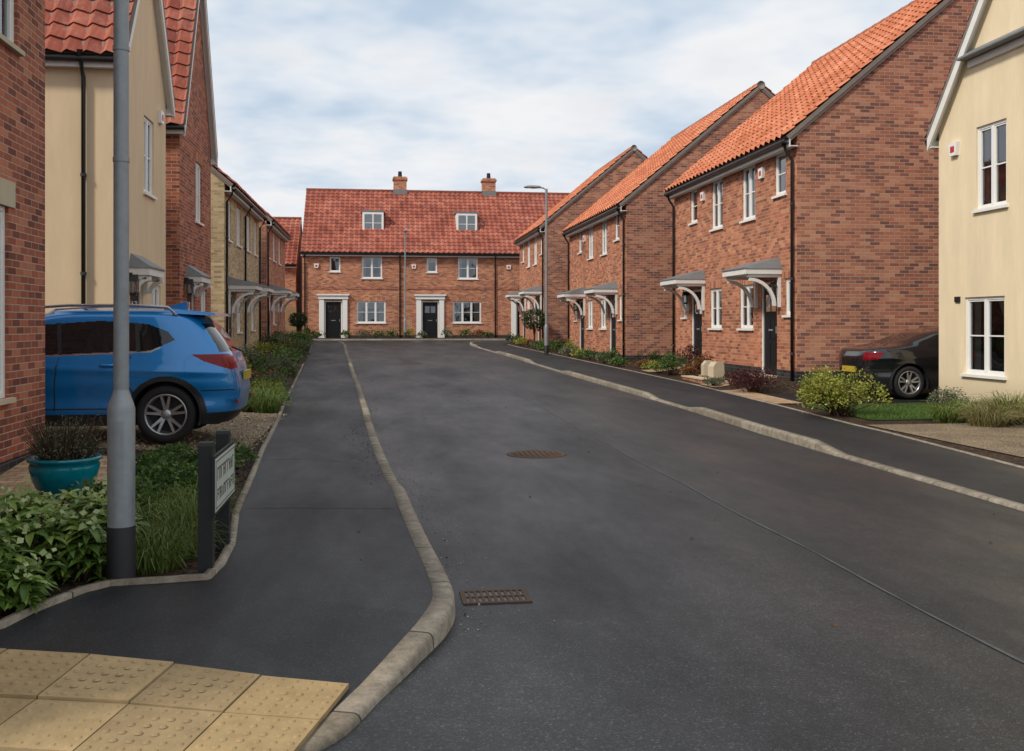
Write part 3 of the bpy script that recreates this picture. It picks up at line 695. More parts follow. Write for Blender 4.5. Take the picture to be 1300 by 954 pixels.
house('brick_house', -13, -4.9, 61, 68, .85, 5.3, 8.2, 'x', {'*': 'brick_o'}, 'tile_r', {'S': [W(6.6, 4.0, .9, 1.1, 2), W(6.6, 1.8, 1, 1.1, 2)]}, seed=9)

def exr(b, fr):
    F, L = fr['W']
    alarm(b, F, .55, 4.78)
    fbox(b, 'gable_band', 'whitew', F, 1.0, L - 1.0, 6.14, 6.26, .002, .06)
    v = [F.P(.95, 6.27, 0), F.P(L - .95, 6.27, 0), F.P(L - .95, 6.27, .25), F.P(.95, 6.27, .25), F.P(1.1, 6.45, 0), F.P(L - 1.1, 6.45, 0), F.P(L - .95, 6.30, .25), F.P(.95, 6.30, .25)]
    b.add('pent_roof', 'lead', v, BF)
    fbox(b, 'air_vent', 'black', F, .55, .7, 2.0, 2.1, 0, .03)
house('cream_house', 10.4, 18.4, 10.0, 17.4, .1, 5.25, 10.0, 'x', {'*': 'cream'}, 'tile_r',
      {'W': [W(1.6, 3.6, .85, 1.45, 2, 2, 'plain'), W(1.4, .72, 1.15, 1.36, 2, 2, 'plain'), W(5.2, 3.6, .85, 1.45, 2, 2, 'plain'), W(4.9, .72, 1.15, 1.36, 2, 2, 'plain')]}, barge=('W', 'E'), plinth=0, extra=exr, seed=11)

house('brick_house', -12, -3.65, 2.5, 11.6, .1, 6.0, 9.6, 'y', {'*': 'brick_r'}, 'tile_r', {'E': [W(7.05, .87, 1.9, 1.9, 3, 2, 'stone'), W(7.4, 4.4, 1.7, 1.25, 3, 2, 'stone'), W(2.5, .87, 1.5, 1.9, 3, 2, 'stone')]}, plinth=.3, seed=13)
def ex_l2(b, fr):
    F, L = fr['E']; lantern(b, F, .45, 2.35); alarm(b, F, 3.0, 5.6)
    S, L2 = fr['S']; downpipe(b, S, L2 - .54, .2, 5.95)
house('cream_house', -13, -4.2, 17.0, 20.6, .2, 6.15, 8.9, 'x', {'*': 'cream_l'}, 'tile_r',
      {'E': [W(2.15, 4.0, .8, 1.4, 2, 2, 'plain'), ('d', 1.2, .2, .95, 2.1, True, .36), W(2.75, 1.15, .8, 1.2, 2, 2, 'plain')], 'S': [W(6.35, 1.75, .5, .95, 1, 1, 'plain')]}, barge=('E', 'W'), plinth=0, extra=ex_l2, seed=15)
def ex_l3(b, fr):
    F, L = fr['E']; lantern(b, F, .5, 2.5)
house('brick_house', -13, -4.2, 22.0, 26.0, .25, 6.1, 10.1, 'x', {'*': 'brick_r'}, 'tile_r',
      {'E': [W(2.3, 4.0, .8, 1.4, 2, 2), ('d', 1.3, .3, .95, 2.1, True, .36), W(3.0, 1.25, .8, 1.2, 2, 2)]}, barge=('E', 'W'), seed=17, extra=ex_l3)
house('buff_brick_house', -12.4, -4.4, 29.6, 38.0, .38, 5.75, 9.1, 'y', {'*': 'brick_b'}, 'tile_r',
      {'E': [W(1.0, 4.1, .7, 1.2), W(3.0, 4.1, .9, 1.2, 2), W(5.4, 4.1, .9, 1.2, 2), W(7.4, 4.1, .7, 1.2), ('d', 1.4, .4, .95, 2.1), W(3.1, 1.35, .9, 1.1, 2), ('d', 4.9, .45, .95, 2.1), W(6.6, 1.4, .9, 1.1, 2)]},
      [('E', .12), ('E', 4.2), ('E', -.12)], seed=19)
house('brick_house', -12.4, -4.4, 40.5, 48.5, .6, 5.85, 9.2, 'y', {'*': 'brick_m', 'E': 'brick_o'}, 'tile_r',
      {'E': [W(1.0, 4.3, .7, 1.2), W(3.0, 4.3, .9, 1.2, 2), W(5.4, 4.3, .9, 1.2, 2), ('d', 1.4, .62, .95, 2.1), W(3.1, 1.6, .9, 1.1, 2), ('d', 5.2, .62, .95, 2.1)]},
      [('E', .12)], seed=21)

def fence(x0, x1, y, z, h):
    b = B('timber_fence', ((x0 + x1) / 2, y, z)); x = x0
    while x < x1:
        box(b, 'boards', 'wood', x, x + .11, y, y + .02, z, z + h + random.uniform(-.01, .01)); x += .125
    for zz in (z + .3, z + h - .3): box(b, 'rails', 'wood', x0, x1, y + .021, y + .07, zz, zz + .08)
    x = x0
    while x < x1 + .1:
        box(b, 'posts', 'wood', x - .05, x + .05, y + .071, y + .17, z, z + h + .05); x += 1.8
    b.done()
fence(-9, -4.6, 56.5, .8, 1.8)

# ------------------------------------------------------------ street lamps and signs
def lamp(x, y, H, r0=.080, r1=.045, armdir=(1, 0)):
    z = zat(x, y); b = B('street_lamp', (x, y, z))
    lathe(b, 'base_paint', 'postblack', x, y, [(r0 + .004, z - .2), (r0 + .003, z + .33), (r0, z + .335)])
    lathe(b, 'column_base', 'galv', x, y, [(r0, z + .325), (r0, z + 1.02), (r0 - .008, z + 1.05), (r1 + .004, z + 1.11), (r1, z + 1.13)])
    lathe(b, 'column', 'galv', x, y, [(r1, z + 1.12), (r1, z + 2.5), (r1 * .95, z + H)])
    fx, fy = armdir
    v = []
    for k in range(9):
        an = -1.9 + .7 * k / 8
        for zz in (z + .5, z + .95): v.append((x + (r0 + .003) * math.cos(an), y + (r0 + .003) * math.sin(an), zz))
    b.add('access_door', 'galv', v, [(2 * k, 2 * k + 2, 2 * k + 3, 2 * k + 1) for k in range(8)])
    tube(b, 'arm', 'galv', [(x, y, z + H - .05), (x + fx * .12, y + fy * .12, z + H + .03), (x + fx * .3, y + fy * .3, z + H + .05)], .03, 8)
    L0, L1 = .22, .85; hw = .13
    px, py = -fy, fx; f = []
    prof2 = [(L0, .05, .05), (L0 + .12, .11, .07), (L0 + .4, hw, .075), (L1 - .05, hw * .9, .05), (L1, .07, .03)]
    v = []
    for (l, w, h) in prof2:
        for (s, t) in ((-1, 0), (-.8, .8), (0, 1), (.8, .8), (1, 0), (.8, -.5), (-.8, -.5)):
            v.append((x + fx * l + px * w * s, y + fy * l + py * w * s, z + H + .05 + h * t))
    for i in range(4):
        for k in range(7): f.append((i * 7 + k, i * 7 + (k + 1) % 7, (i + 1) * 7 + (k + 1) % 7, (i + 1) * 7 + k))
    f += [tuple(range(7)), tuple(range(28, 35))]
    b.add('lantern', 'galv', v, f)
    fbx = [(x + fx * (l) + px * w, y + fy * l + py * w, z + H + .008) for l, w in ((L0 + .2, -.09), (L1 - .12, -.09), (L1 - .12, .09), (L0 + .2, .09))]
    b.add('lamp_lens', 'glass', fbx, [(0, 1, 2, 3)])
    return b
l1 = lamp(-1.49, 6.08, 6.0, .077, .043)
for zz in (2.55, 3.2):
    lathe(l1, 'band_clamps', 'galv', -1.49, 6.08, [(.047, zz), (.047, zz + .025)])
l1.done()
lamp(6.25, 36.8, 6.2, .08, .05, armdir=(-1, 0)).done()
lamp(1.5, 56.0, 5.9, .07, .04, armdir=(0, -1)).done()

M['signplate'] = simple('sign_plate_white', (0.50, 0.55, 0.49), 0.4, 0.4, var=0.1)
M['signink'] = simple('sign_ink', (0.02, 0.02, 0.02), 0.5, 0.3)
M['recycled'] = simple('recycled_plastic_post', (0.016, 0.018, 0.02), 0.6, 0.4, var=0.4, scale=30, bmp=0.3)
def name_sign(x, y, ux, uy, L=.66, h=.8):
    F = Fr(x, y, ux, uy); z = zat(x, y); b = B('street_name_sign', (x, y, z))
    for u in (0, L):
        fbox(b, 'post', 'recycled', F, u - .042, u + .042, z - .2, z + h - .02, -.042, .042)
        fprism(b, 'post_cap', 'recycled', F, [(u - .042, z + h - .02), (u + .042, z + h - .02), (u + .03, z + h), (u - .03, z + h)], -.042, .042)
    fbox(b, 'backboard', 'recycled', F, -.06, L + .10, z + .36, z + .72, .0425, .058)
    fbox(b, 'plate', 'signplate', F, -.05, L + .09, z + .38, z + .70, .0585, .062)
    for (a, c, d, e) in ((-.03, L + .07, .395, .401), (-.03, L + .07, .679, .685), (-.03, -.024, .401, .679), (L + .064, L + .07, .401, .679)):
        fbox(b, 'plate_border', 'signink', F, a, c, z + d, z + e, .0622, .0632)
    for row, (zz, hh) in enumerate(((.56, .08), (.44, .07))):
        u = .02
        while u < L:
            w = random.choice((.05, .055, .045)); t = .012
            fbox(b, 'lettering', 'signink', F, u, u + t, z + zz, z + zz + hh, .0622, .0632)
            if random.random() < .7: fbox(b, 'lettering', 'signink', F, u + t, u + w, z + zz + hh - t, z + zz + hh, .0622, .0632)
            if random.random() < .6: fbox(b, 'lettering', 'signink', F, u + w - t, u + w, z + zz, z + zz + hh - t, .0622, .0632)
            if random.random() < .5: fbox(b, 'lettering', 'signink', F, u + t, u + w - t, z + zz + hh * .45, z + zz + hh * .45 + t, .0622, .0632)
            u += w + .026
    b.done()
name_sign(-1.03, 6.22, 0, 1)
name_sign(.1, 56.3, 1, 0, 1.1, .75)

# ------------------------------------------------------------ cars
def pip(px, pz, poly):
    ins = np.zeros(px.shape, bool); n = len(poly)
    for i in range(n):
        x1, z1 = poly[i]; x2, z2 = poly[(i + 1) % n]
        c = ((z1 > pz) != (z2 > pz)) & (px < (x2 - x1) * (pz - z1) / (z2 - z1 + 1e-12) + x1); ins ^= c
    return ins
def segd(px, pz, poly, closed=True):
    d = np.full(px.shape, 9.0); n = len(poly)
    for i in range(n if closed else n - 1):
        a = np.array(poly[i]); c = np.array(poly[(i + 1) % n]); ab = c - a
        t = np.clip(((px - a[0]) * ab[0] + (pz - a[1]) * ab[1]) / (ab @ ab), 0, 1)
        d = np.minimum(d, np.hypot(px - a[0] - t * ab[0], pz - a[1] - t * ab[1]))
    return d
def paint_mat(name, col, metal=0.4, rough=0.25):
    m, nt, b = newmat(name); p = pos(nt)
    z = nd(nt, 'ShaderNodeSeparateXYZ', {0: p}).outputs[2]
    n = noise(nt, p, 5, 5); dirt = math_(nt, 'MULTIPLY', ramp(nt, math_(nt, 'ADD', z, math_(nt, 'MULTIPLY', n, -.4)), [(0.1, 1.0), (0.6, 0.0)]), 0.25)
    c = mix(nt, n, tuple(x * .93 for x in col), tuple(min(1, x * 1.07) for x in col))
    c = mix(nt, dirt, c, (0.10, 0.09, 0.075)); setc(nt, b, c, rough, 0.5, metal)
    b.inputs['Coat Weight'].default_value = 1.0; b.inputs['Coat Roughness'].default_value = 0.04
    return m
def gl_mat(name, col, rough=0.04, spec=0.5, coat=.3):
    m, nt, b = newmat(name); p = pos(nt); c = mix(nt, noise(nt, p, 3, 3), tuple(x * .7 for x in col), col); setc(nt, b, c, rough, spec); b.inputs['Coat Weight'].default_value = coat; return m
M['cglass'] = gl_mat('tinted_car_glass', (0.010, 0.012, 0.014))
M['tail'] = gl_mat('tail_lamp_red', (0.20, 0.004, 0.010), 0.15, .3, 0)
M['clad'] = simple('car_black_plastic', (0.018, 0.018, 0.02), 0.5, 0.4)
M['trim'] = simple('chrome_trim', (0.55, 0.56, 0.58), 0.2, 0.6, 0.9, var=.05)
M['tyre'] = simple('tyre_rubber', (0.018, 0.018, 0.018), 0.8, 0.3, scale=20, bmp=.3)
M['alloy'] = simple('alloy_silver', (0.38, 0.39, 0.41), 0.3, 0.5, 0.8)
M['plate'] = simple('number_plate_yellow', (0.45, 0.33, 0.03), 0.4, 0.4, var=.05)
def wheel(b, cx, yo, R, side):
    def rz(prof_, part, mat, seg=48):
        v = []; f = []
        for (r, o) in prof_:
            for k in range(seg): a = 2 * math.pi * k / seg; v.append((cx + r * math.cos(a), side * (yo - o), R + r * math.sin(a)))
        for i in range(len(prof_) - 1):
            for k in range(seg): f.append((i * seg + k, i * seg + (k + 1) % seg, (i + 1) * seg + (k + 1) % seg, (i + 1) * seg + k))
        b.add(part, mat, v, f, smooth=True)
    ri = R * .70
    rz([(ri, .02), (ri + .02, .005), (R - .05, .0), (R - .012, .02), (R, .05), (R, .17), (R - .02, .2), (ri, .21)], 'tyre', 'tyre')
    rz([(ri + .004, .018), (ri - .008, .01), (ri - .02, .025), (ri - .03, .1), (ri - .04, .19)], 'rim', 'alloy')
    rz([(ri - .03, .15), (.01, .15)], 'brake_disc', 'clad')
    rz([(.001, .035), (.035, .035), (.06, .045), (.07, .08), (.07, .15)], 'hub', 'alloy')
    for k in range(5):
        for dd in (-.16, .16):
            a0 = 2 * math.pi * k / 5 + .3 + dd * .9; a1 = 2 * math.pi * k / 5 + .3 + dd * 1.35
            vs = []
            for (r, a, w, o) in ((.05, a0, .018, .045), (ri - .012, a1, .014, .022)):
                for (s, oo) in ((-1, o), (1, o), (1, o + .05), (-1, o + .05)):
                    x = r * math.cos(a) - s * w * math.sin(a); z = r * math.sin(a) + s * w * math.cos(a)
                    vs.append((cx + x, side * (yo - oo), R + z))
            b.add('spokes', 'alloy', vs, BF)
def make_car(name, C, X, Y, Z, rot, ringN=700, dz=.008):
    L = C['L']; zt = C['zt']; zs = np.arange(C['z0'], zt + 1e-6, dz); zs[-1] = zt
    xr = np.interp(zs, *zip(*C['rear'])); xf = L - np.interp(zs, *zip(*C['front'])); w = np.interp(zs, *zip(*C['w']))
    def sm(a, k=9):
        ap = np.pad(a, (k // 2, k // 2), mode='edge'); return np.convolve(ap, np.ones(k) / k, 'valid')
    xr, xf, w = sm(xr), sm(xf), sm(w)
    cap = np.linspace(1, 0.02, 26)[1:]
    cx = (xr[-1] + xf[-1]) / 2
    XR = np.concatenate([xr, cx - (cx - xr[-1]) * cap]); XF = np.concatenate([xf, cx + (xf[-1] - cx) * cap]); Wd = np.concatenate([w, w[-1] * cap])
    ZZ = np.concatenate([zs, zt + C['crown'] * (1 - cap ** 2)])
    t = np.linspace(0, 2 * np.pi, 4001); e = 2 / C.get('n', 5.0)
    rings = []
    for a0, a1, ww in zip(XR, XF, Wd):
        c = (a0 + a1) / 2; A = (a1 - a0) / 2
        x = c + A * np.sign(np.cos(t)) * np.abs(np.cos(t)) ** e; y = ww * np.sign(np.sin(t)) * np.abs(np.sin(t)) ** e
        sl = np.concatenate([[0], np.cumsum(np.hypot(np.diff(x), np.diff(y)))]); q = np.linspace(0, sl[-1], ringN + 1)[:-1]
        rings.append((np.interp(q, sl, x), np.interp(q, sl, y)))
    V = np.stack([np.stack([r[0], r[1], np.full(ringN, z)], 1) for r, z in zip(rings, ZZ)])
    nl = len(ZZ); i, j = np.meshgrid(np.arange(nl - 1), np.arange(ringN), indexing='ij')
    a = (i * ringN + j).ravel(); bb = (i * ringN + (j + 1) % ringN).ravel(); F = np.stack([a, bb, bb + ringN, a + ringN], 1)
    Vf = V.reshape(-1, 3)
    yy = Vf[:, 1]; crease = np.exp(-((Vf[:, 2] - C['crease'] - .03 * (Vf[:, 0] - 1)) / .05) ** 2) * .016 - np.exp(-((Vf[:, 2] - .55) / .12) ** 2) * .025
    Vf[:, 1] += np.sign(yy) * crease * (np.abs(yy) > .5)
    ctr = Vf[F].mean(1); e1 = Vf[F[:, 2]] - Vf[F[:, 0]]; e2 = Vf[F[:, 3]] - Vf[F[:, 1]]; nr = np.cross(e1, e2); nr /= np.linalg.norm(nr, axis=1)[:, None] + 1e-9
    x, y, z = ctr.T; side = (np.abs(nr[:, 1]) > .45); ay = np.abs(y)
    mi = np.zeros(len(F), int)
    mi[z < C['clad']] = 2
    R = C['R']; ra = R + .05; keep = np.ones(len(F), bool)
    for xw in C['wx']:
        r = np.hypot(x - xw, z - R)
        if C['lip']: mi[(r < ra + .06) & (ay > .5) & (z < 1.0)] = 2
        keep &= ~((r < ra) & (ay > .45))
    dlo = C['dlo']; ins = pip(x, z, dlo) & side
    dd = segd(x, z, dlo)
    if C['chrome']: mi[(dd < .011) & side & (z < 1.14)] = 4
    mi[ins & (dd > .008)] = 1
    for xp in C['pillars']: mi[ins & (np.abs(x - xp - (z - 1.1) * .15) < .022)] = 2
    rw = C['rw']; mi[(nr[:, 0] * np.sign((nr * (ctr - [L / 2, 0, .8])).sum(1)) < -.25) & (ay < rw[2] - (z - rw[0]) * .35) & (z > rw[0]) & (z < rw[1]) & (x < L / 2)] = 1
    fw = C['fw']; mi[(~side) & (x > L / 2) & (z > fw[0]) & (z < fw[1]) & (ay < .62)] = 1
    for seam in C['seams']: mi[(segd(x, z, seam, False) < .0075) & (ay > .6) & (mi == 0)] = 2
    tl = C['tail']
    mi[pip(x, z, tl[0]) & (ay > .5)] = 3
    mi[(x < .3) & (ay > tl[1]) & (z > tl[2]) & (z < tl[3]) & (~side)] = 3
    mi[(x < .6) & (np.abs(ay - .56) < .006) & (z > .6) & (z < 1.0) & (mi == 0) & ~side] = 2
    e = bpy.data.objects.new(name, None); COL.objects.link(e); e.location = (X, Y, Z); e.rotation_euler = (0, 0, rot)
    mkobj('bodywork', Vf, F[keep], [C['paint'], M['cglass'], M['clad'], M['tail'], M['trim']], mi[keep], True, parent=e)
    b = B('tmp')
    for xw in C['wx']:
        for sd in (-1, 1):
            wheel(b, xw, C['ww'], R, sd)
            seg = 30; v = []
            for k in range(seg + 1):
                an = -.35 + (math.pi + .7) * k / seg
                for yo in (C['ww'] + .012, .45): v.append((xw + ra * math.cos(an), sd * yo, R + ra * math.sin(an)))
            b.add('wheel_arch', 'clad', v, [(2 * k, 2 * k + 1, 2 * k + 3, 2 * k + 2) for k in range(seg)])
    box(b, 'underbody', 'clad', .25, L - .25, -.6, .6, .2, .5); box(b, 'cabin_core', 'clad', .5, L - .5, -.45, .45, .5, .95)
    if C['rails']:
        for sd in (-1, 1):
            y0 = sd * C['rails']; pts = [(.75, y0, zt - .05), (.85, y0, zt + .045), (1.3, y0, zt + .07), (2.0, y0, zt + .065), (2.5, y0, zt + .03), (2.62, y0, zt - .04)]
            tube(b, 'roof_rail', 'alloy', pts, .017, 8)
        fin = [(.72, 0, zt + .0), (1.0, 0, zt + .05), (.74, 0, zt + .13)]
        b.add('antenna_fin', C['paint'], [(p[0], .02, p[2]) for p in fin] + [(p[0], -.02, p[2]) for p in fin], [(0, 1, 2), (5, 4, 3), (0, 3, 4, 1), (1, 4, 5, 2), (2, 5, 3, 0)])
        v = [(.30, -.56, zt - .055), (.30, .56, zt - .055), (.8, .6, zt - .03), (.8, -.6, zt - .03), (.32, -.55, zt - .02), (.32, .55, zt - .02), (.8, .57, zt + .03), (.8, -.57, zt + .03)]
        b.add('roof_spoiler', C['paint'], v, BF)
        tube(b, 'rear_wiper', 'clad', [(.06, .0, 1.07), (.15, .25, 1.13)], .012, 6)
        for sd in (-1, 1): box(b, 'rear_reflector', 'tail', .012, .03, sd * .62 - .12, sd * .62 + .12, .46, .50)
    pz = C['pz']; box(b, 'number_plate', 'plate', C['px'], C['px'] + .03, -.26, .26, pz, pz + .11)
    for sd in (-1, 1):
        for hx in C['handles']:
            tube(b, 'door_handle', C['paint'], [(hx - .1, sd * (C['hy']), C['hz']), (hx - .06, sd * (C['hy'] + .03), C['hz']), (hx + .06, sd * (C['hy'] + .03), C['hz']), (hx + .1, sd * C['hy'], C['hz'])], .016, 8)
        mx = C['mir']; yb = sd * .93
        tube(b, 'door_mirror', C['paint'], [(mx, sd * .84, 1.0), (mx, yb, 1.03), (mx - .01, yb + sd * .1, 1.05), (mx, yb + sd * .18, 1.04)], [.03, .075, .09, .05], 12)
    for (part, mat), p in b.parts.items():
        mkobj(part, p['v'], p['f'], M[mat] if isinstance(mat, str) else mat, None, p['s'], None, e)
    return e
suv = dict(L=4.4, z0=.22, zt=1.57, crown=.05, clad=.36, crease=.86, R=.345, wx=(.82, 3.5), lip=True, ww=.91, chrome=True, rails=.60,
    rear=[(.22, .16), (.34, .04), (.6, .0), (.75, .02), (.92, .06), (1.05, .12), (1.2, .22), (1.38, .36), (1.5, .50), (1.57, .66)],
    front=[(.22, .16), (.36, .04), (.6, .0), (.8, .06), (.92, .22), (1.0, .7), (1.05, 1.05), (1.2, 1.3), (1.4, 1.65), (1.5, 1.9), (1.57, 2.15)],
    w=[(.22, .86), (.4, .90), (.7, .925), (.9, .92), (.98, .90), (1.04, .87), (1.3, .76), (1.47, .68), (1.54, .62), (1.57, .57)],
    dlo=[(.72, 1.22), (1.0, 1.09), (3.05, 1.01), (2.75, 1.26), (2.45, 1.40), (1.6, 1.46), (1.05, 1.42), (.82, 1.33)], pillars=(1.14, 2.02),
    rw=(1.08, 1.42, .66), fw=(1.07, 1.5), seams=[[(1.22, 1.04), (1.28, .75), (1.2, .62), (1.14, .42)], [(2.02, 1.02), (2.06, .7), (2.06, .4)], [(1.15, .42), (3.0, .42)], [(3.0, 1.0), (3.06, .42)], [(.0, .62), (.42, .62)]],
    tail=([(-.1, .96), (.1, .86), (.40, .97), (.54, 1.05), (.1, 1.05), (-.1, 1.04)], .42, .88, 1.03), pz=.72, px=-.02, handles=(1.45, 2.35), hy=.915, hz=.93, mir=3.0)
suv['paint'] = paint_mat('blue_car_paint', (0.0, 0.19, 0.52), 0.3, .28)
make_car('parked_car', suv, -1.66, 13.05, .19, math.pi, 800)
sal = dict(L=4.45, z0=.2, zt=1.36, crown=.04, clad=.24, crease=.80, R=.32, wx=(.80, 3.45), lip=False, ww=.87, chrome=False, rails=0,
    rear=[(.2, .14), (.35, .03), (.6, .0), (.8, .01), (.93, .05), (.98, .14), (1.01, .45), (1.05, .68), (1.15, .95), (1.27, 1.3), (1.36, 1.75)],
    front=[(.2, .14), (.36, .03), (.55, .0), (.7, .08), (.8, .4), (.88, .9), (.92, 1.1), (1.05, 1.35), (1.2, 1.65), (1.3, 1.9), (1.36, 2.15)],
    w=[(.2, .82), (.4, .86), (.65, .885), (.85, .875), (.93, .85), (.97, .82), (1.15, .73), (1.28, .65), (1.34, .58), (1.36, .54)],
    dlo=[(1.15, .99), (3.05, .93), (2.75, 1.1), (2.4, 1.24), (1.9, 1.29), (1.5, 1.24)], pillars=(1.9,),
    rw=(1.03, 1.27, .62), fw=(.95, 1.28), seams=[[(1.75, .98), (1.72, .6), (1.72, .3)], [(3.05, .93), (3.1, .3)], [(.0, .56), (.45, .56)]],
    tail=([(-.1, .74), (.22, .76), (.34, .90), (-.1, .90)], .5, .74, .90), pz=.5, px=-.02, handles=(1.95,), hy=.875, hz=.84, mir=2.9)
sal['paint'] = paint_mat('black_car_paint', (0.006, 0.007, 0.010), 0.1, .2)
make_car('parked_car', sal, 9.28, 18.72, zat(10.5, 18.6) + .012, 0.0, 520)
sal2 = dict(sal); sal2['paint'] = paint_mat('grey_car_paint', (0.05, 0.05, 0.055), 0.4, .3)
make_car('parked_car', sal2, -5.0, 53.4, float(prof(53.4)), math.pi, 220, .02)

# ------------------------------------------------------------ planting
def leaf_mat(name, cols, tr=0.2, rough=.55):
    m, nt, b = newmat(name); g = nd(nt, 'ShaderNodeNewGeometry')
    c = ramp(nt, g.outputs['Random Per Island'], [(i / (len(cols) - 1), x) for i, x in enumerate(cols)])
    setc(nt, b, c, rough, .35)
    if tr:
        t = nd(nt, 'ShaderNodeBsdfTranslucent', {'Color': c}).outputs[0]
        mx = nd(nt, 'ShaderNodeMixShader', {0: tr, 1: b.outputs[0], 2: t}).outputs[0]
        nt.links.new(mx, nt.nodes['Material Output'].inputs[0])
    return m
LM = dict(
    green=leaf_mat('leaf_green', [(.03, .07, .014), (.065, .125, .025), (.12, .19, .04)]),
    gold=leaf_mat('leaf_gold', [(.11, .15, .02), (.26, .28, .04), (.40, .38, .09)]),
    dark=leaf_mat('leaf_dark', [(.015, .034, .012), (.03, .06, .018), (.05, .085, .025)]),
    red=leaf_mat('leaf_burgundy', [(.03, .010, .014), (.07, .02, .025), (.12, .03, .03)]),
    rust=leaf_mat('leaf_rust', [(.12, .05, .02), (.24, .08, .03), (.15, .12, .03)]),
    grey=leaf_mat('leaf_grey_green', [(.07, .09, .05), (.13, .155, .09), (.20, .21, .13)]),
    helle=leaf_mat('leaf_hellebore', [(.06, .125, .022), (.14, .235, .042), (.27, .36, .08)], .25, .4),
    flower=leaf_mat('flower_pale_green', [(.36, .45, .18), (.50, .56, .28)], .3),
    grass=leaf_mat('grass_blade', [(.055, .10, .016), (.11, .17, .032), (.21, .245, .065)], .2),
    straw=leaf_mat('grass_straw', [(.22, .175, .075), (.14, .155, .045), (.30, .25, .12)], .2),
    bark=simple('twig_bark', (.07, .045, .03), .9, .1))
def leaves(C, D, size, wid, fold=.25):
    n = len(C); D = D / (np.linalg.norm(D, axis=1)[:, None] + 1e-9); r = rng.normal(size=(n, 3)) * .5 + np.array([0, 0, .2])
    S = np.cross(D, r); S /= np.linalg.norm(S, axis=1)[:, None] + 1e-9; N = np.cross(S, D); sz = (size * rng.uniform(.6, 1.3, n))[:, None]
    p0 = C; p1 = C + D * sz * .5 + S * sz * wid + N * sz * fold * .3; p2 = C + D * sz - np.array([0, 0, 1]) * sz * .12; p3 = C + D * sz * .5 - S * sz * wid + N * sz * fold * .3
    V = np.stack([p0, p1, p2, p3], 1).reshape(-1, 3); k = np.arange(n)[:, None] * 4
    F = np.concatenate([k + [0, 1, 2], k + [0, 2, 3]]); return V, F
def bigleaves(C, D, size, wid):
    n = len(C); D = D / (np.linalg.norm(D, axis=1)[:, None] + 1e-9); r = rng.normal(size=(n, 3)) * .25 + np.array([0, 0, 1.0])
    S = np.cross(D, r); S /= np.linalg.norm(S, axis=1)[:, None] + 1e-9; N = np.cross(S, D); sz = (size * rng.uniform(.65, 1.25, n))[:, None]
    Z = np.array([0, 0, 1.0]); P = [C]
    for (t, w, dr) in ((.4, 1.0, .04), (.75, .75, .16)):
        m = C + D * sz * t - Z * sz * dr
        P += [m + S * sz * wid * w + N * sz * .05, m, m - S * sz * wid * w + N * sz * .05]
    P.append(C + D * sz - Z * sz * .34)
    V = np.stack(P, 1).reshape(-1, 3); k = np.arange(n)[:, None] * 8
    F = np.concatenate([k + q for q in ([0, 1, 2], [0, 2, 3], [1, 4, 5], [1, 5, 2], [2, 5, 6], [2, 6, 3], [4, 7, 5], [5, 7, 6])]); return V, F
def ribbons(P0, P1, P2, w0, w1):
    n = len(P0); ts = [0, .35, .7, 1.0]; V = []
    S = np.cross(P2 - P0, rng.normal(size=(n, 3))); S /= np.linalg.norm(S, axis=1)[:, None] + 1e-9
    for t in ts:
        c = (1 - t) ** 2 * P0 + 2 * t * (1 - t) * P1 + t * t * P2; w = w0 * (1 - t) + w1 * t
        V += [c - S * w, c + S * w]
    V = np.stack(V, 1).reshape(-1, 3); k = np.arange(n)[:, None] * 8; F = []
    for i in range(3): F += [k + [2 * i, 2 * i + 1, 2 * i + 3], k + [2 * i, 2 * i + 3, 2 * i + 2]]
    return V, np.concatenate(F)
def join(parts):
    V = []; F = []; mi = []; n = 0
    for (v, f, m) in parts: V.append(v); F.append(f + n); mi.append(np.full(len(f), m)); n += len(v)
    return np.concatenate(V), np.concatenate(F), np.concatenate(mi)
def shrub(name, x, y, r, h, n, leaf, mat, ry=None, z=None, lumps=7, wid=.3):
    ry = ry or r; z = zat(x, y) if z is None else z
    lc = rng.uniform(-1, 1, (lumps, 2)) * .55; lr = rng.uniform(.35, .65, lumps); lh = rng.uniform(.55, 1, lumps)
    k = rng.integers(0, lumps, n); d = rng.normal(size=(n, 3)); d[:, 2] = np.abs(d[:, 2]) * 1.0 - .15; d /= np.linalg.norm(d, axis=1)[:, None]
    rad = rng.uniform(.55, 1.05, n) ** .7
    P = np.stack([lc[k, 0] + d[:, 0] * lr[k] * rad, lc[k, 1] + d[:, 1] * lr[k] * rad, (lh[k] * (.45 + .55 * d[:, 2] * rad))], 1)
    P[:, 2] = np.clip(P[:, 2], .02, 1.1); C = P * [r, ry, h] + [x, y, z]
    v1, f1 = leaves(C, d + rng.normal(size=(n, 3)) * .6, leaf, wid)
    m = max(10, n // 40); top = C[rng.integers(0, n, m)]; base = np.column_stack([x + rng.normal(0, .12 * r, m), y + rng.normal(0, .12 * r, m), np.full(m, z - .02)])
    v2, f2 = ribbons(base, (base + top) / 2 + [0, 0, .1 * h], top, .008, .003)
    V, F, mi = join([(v1, f1, 0), (v2, f2, 1)])
    return mkobj(name, V, F, [LM[mat], LM['bark']], mi)
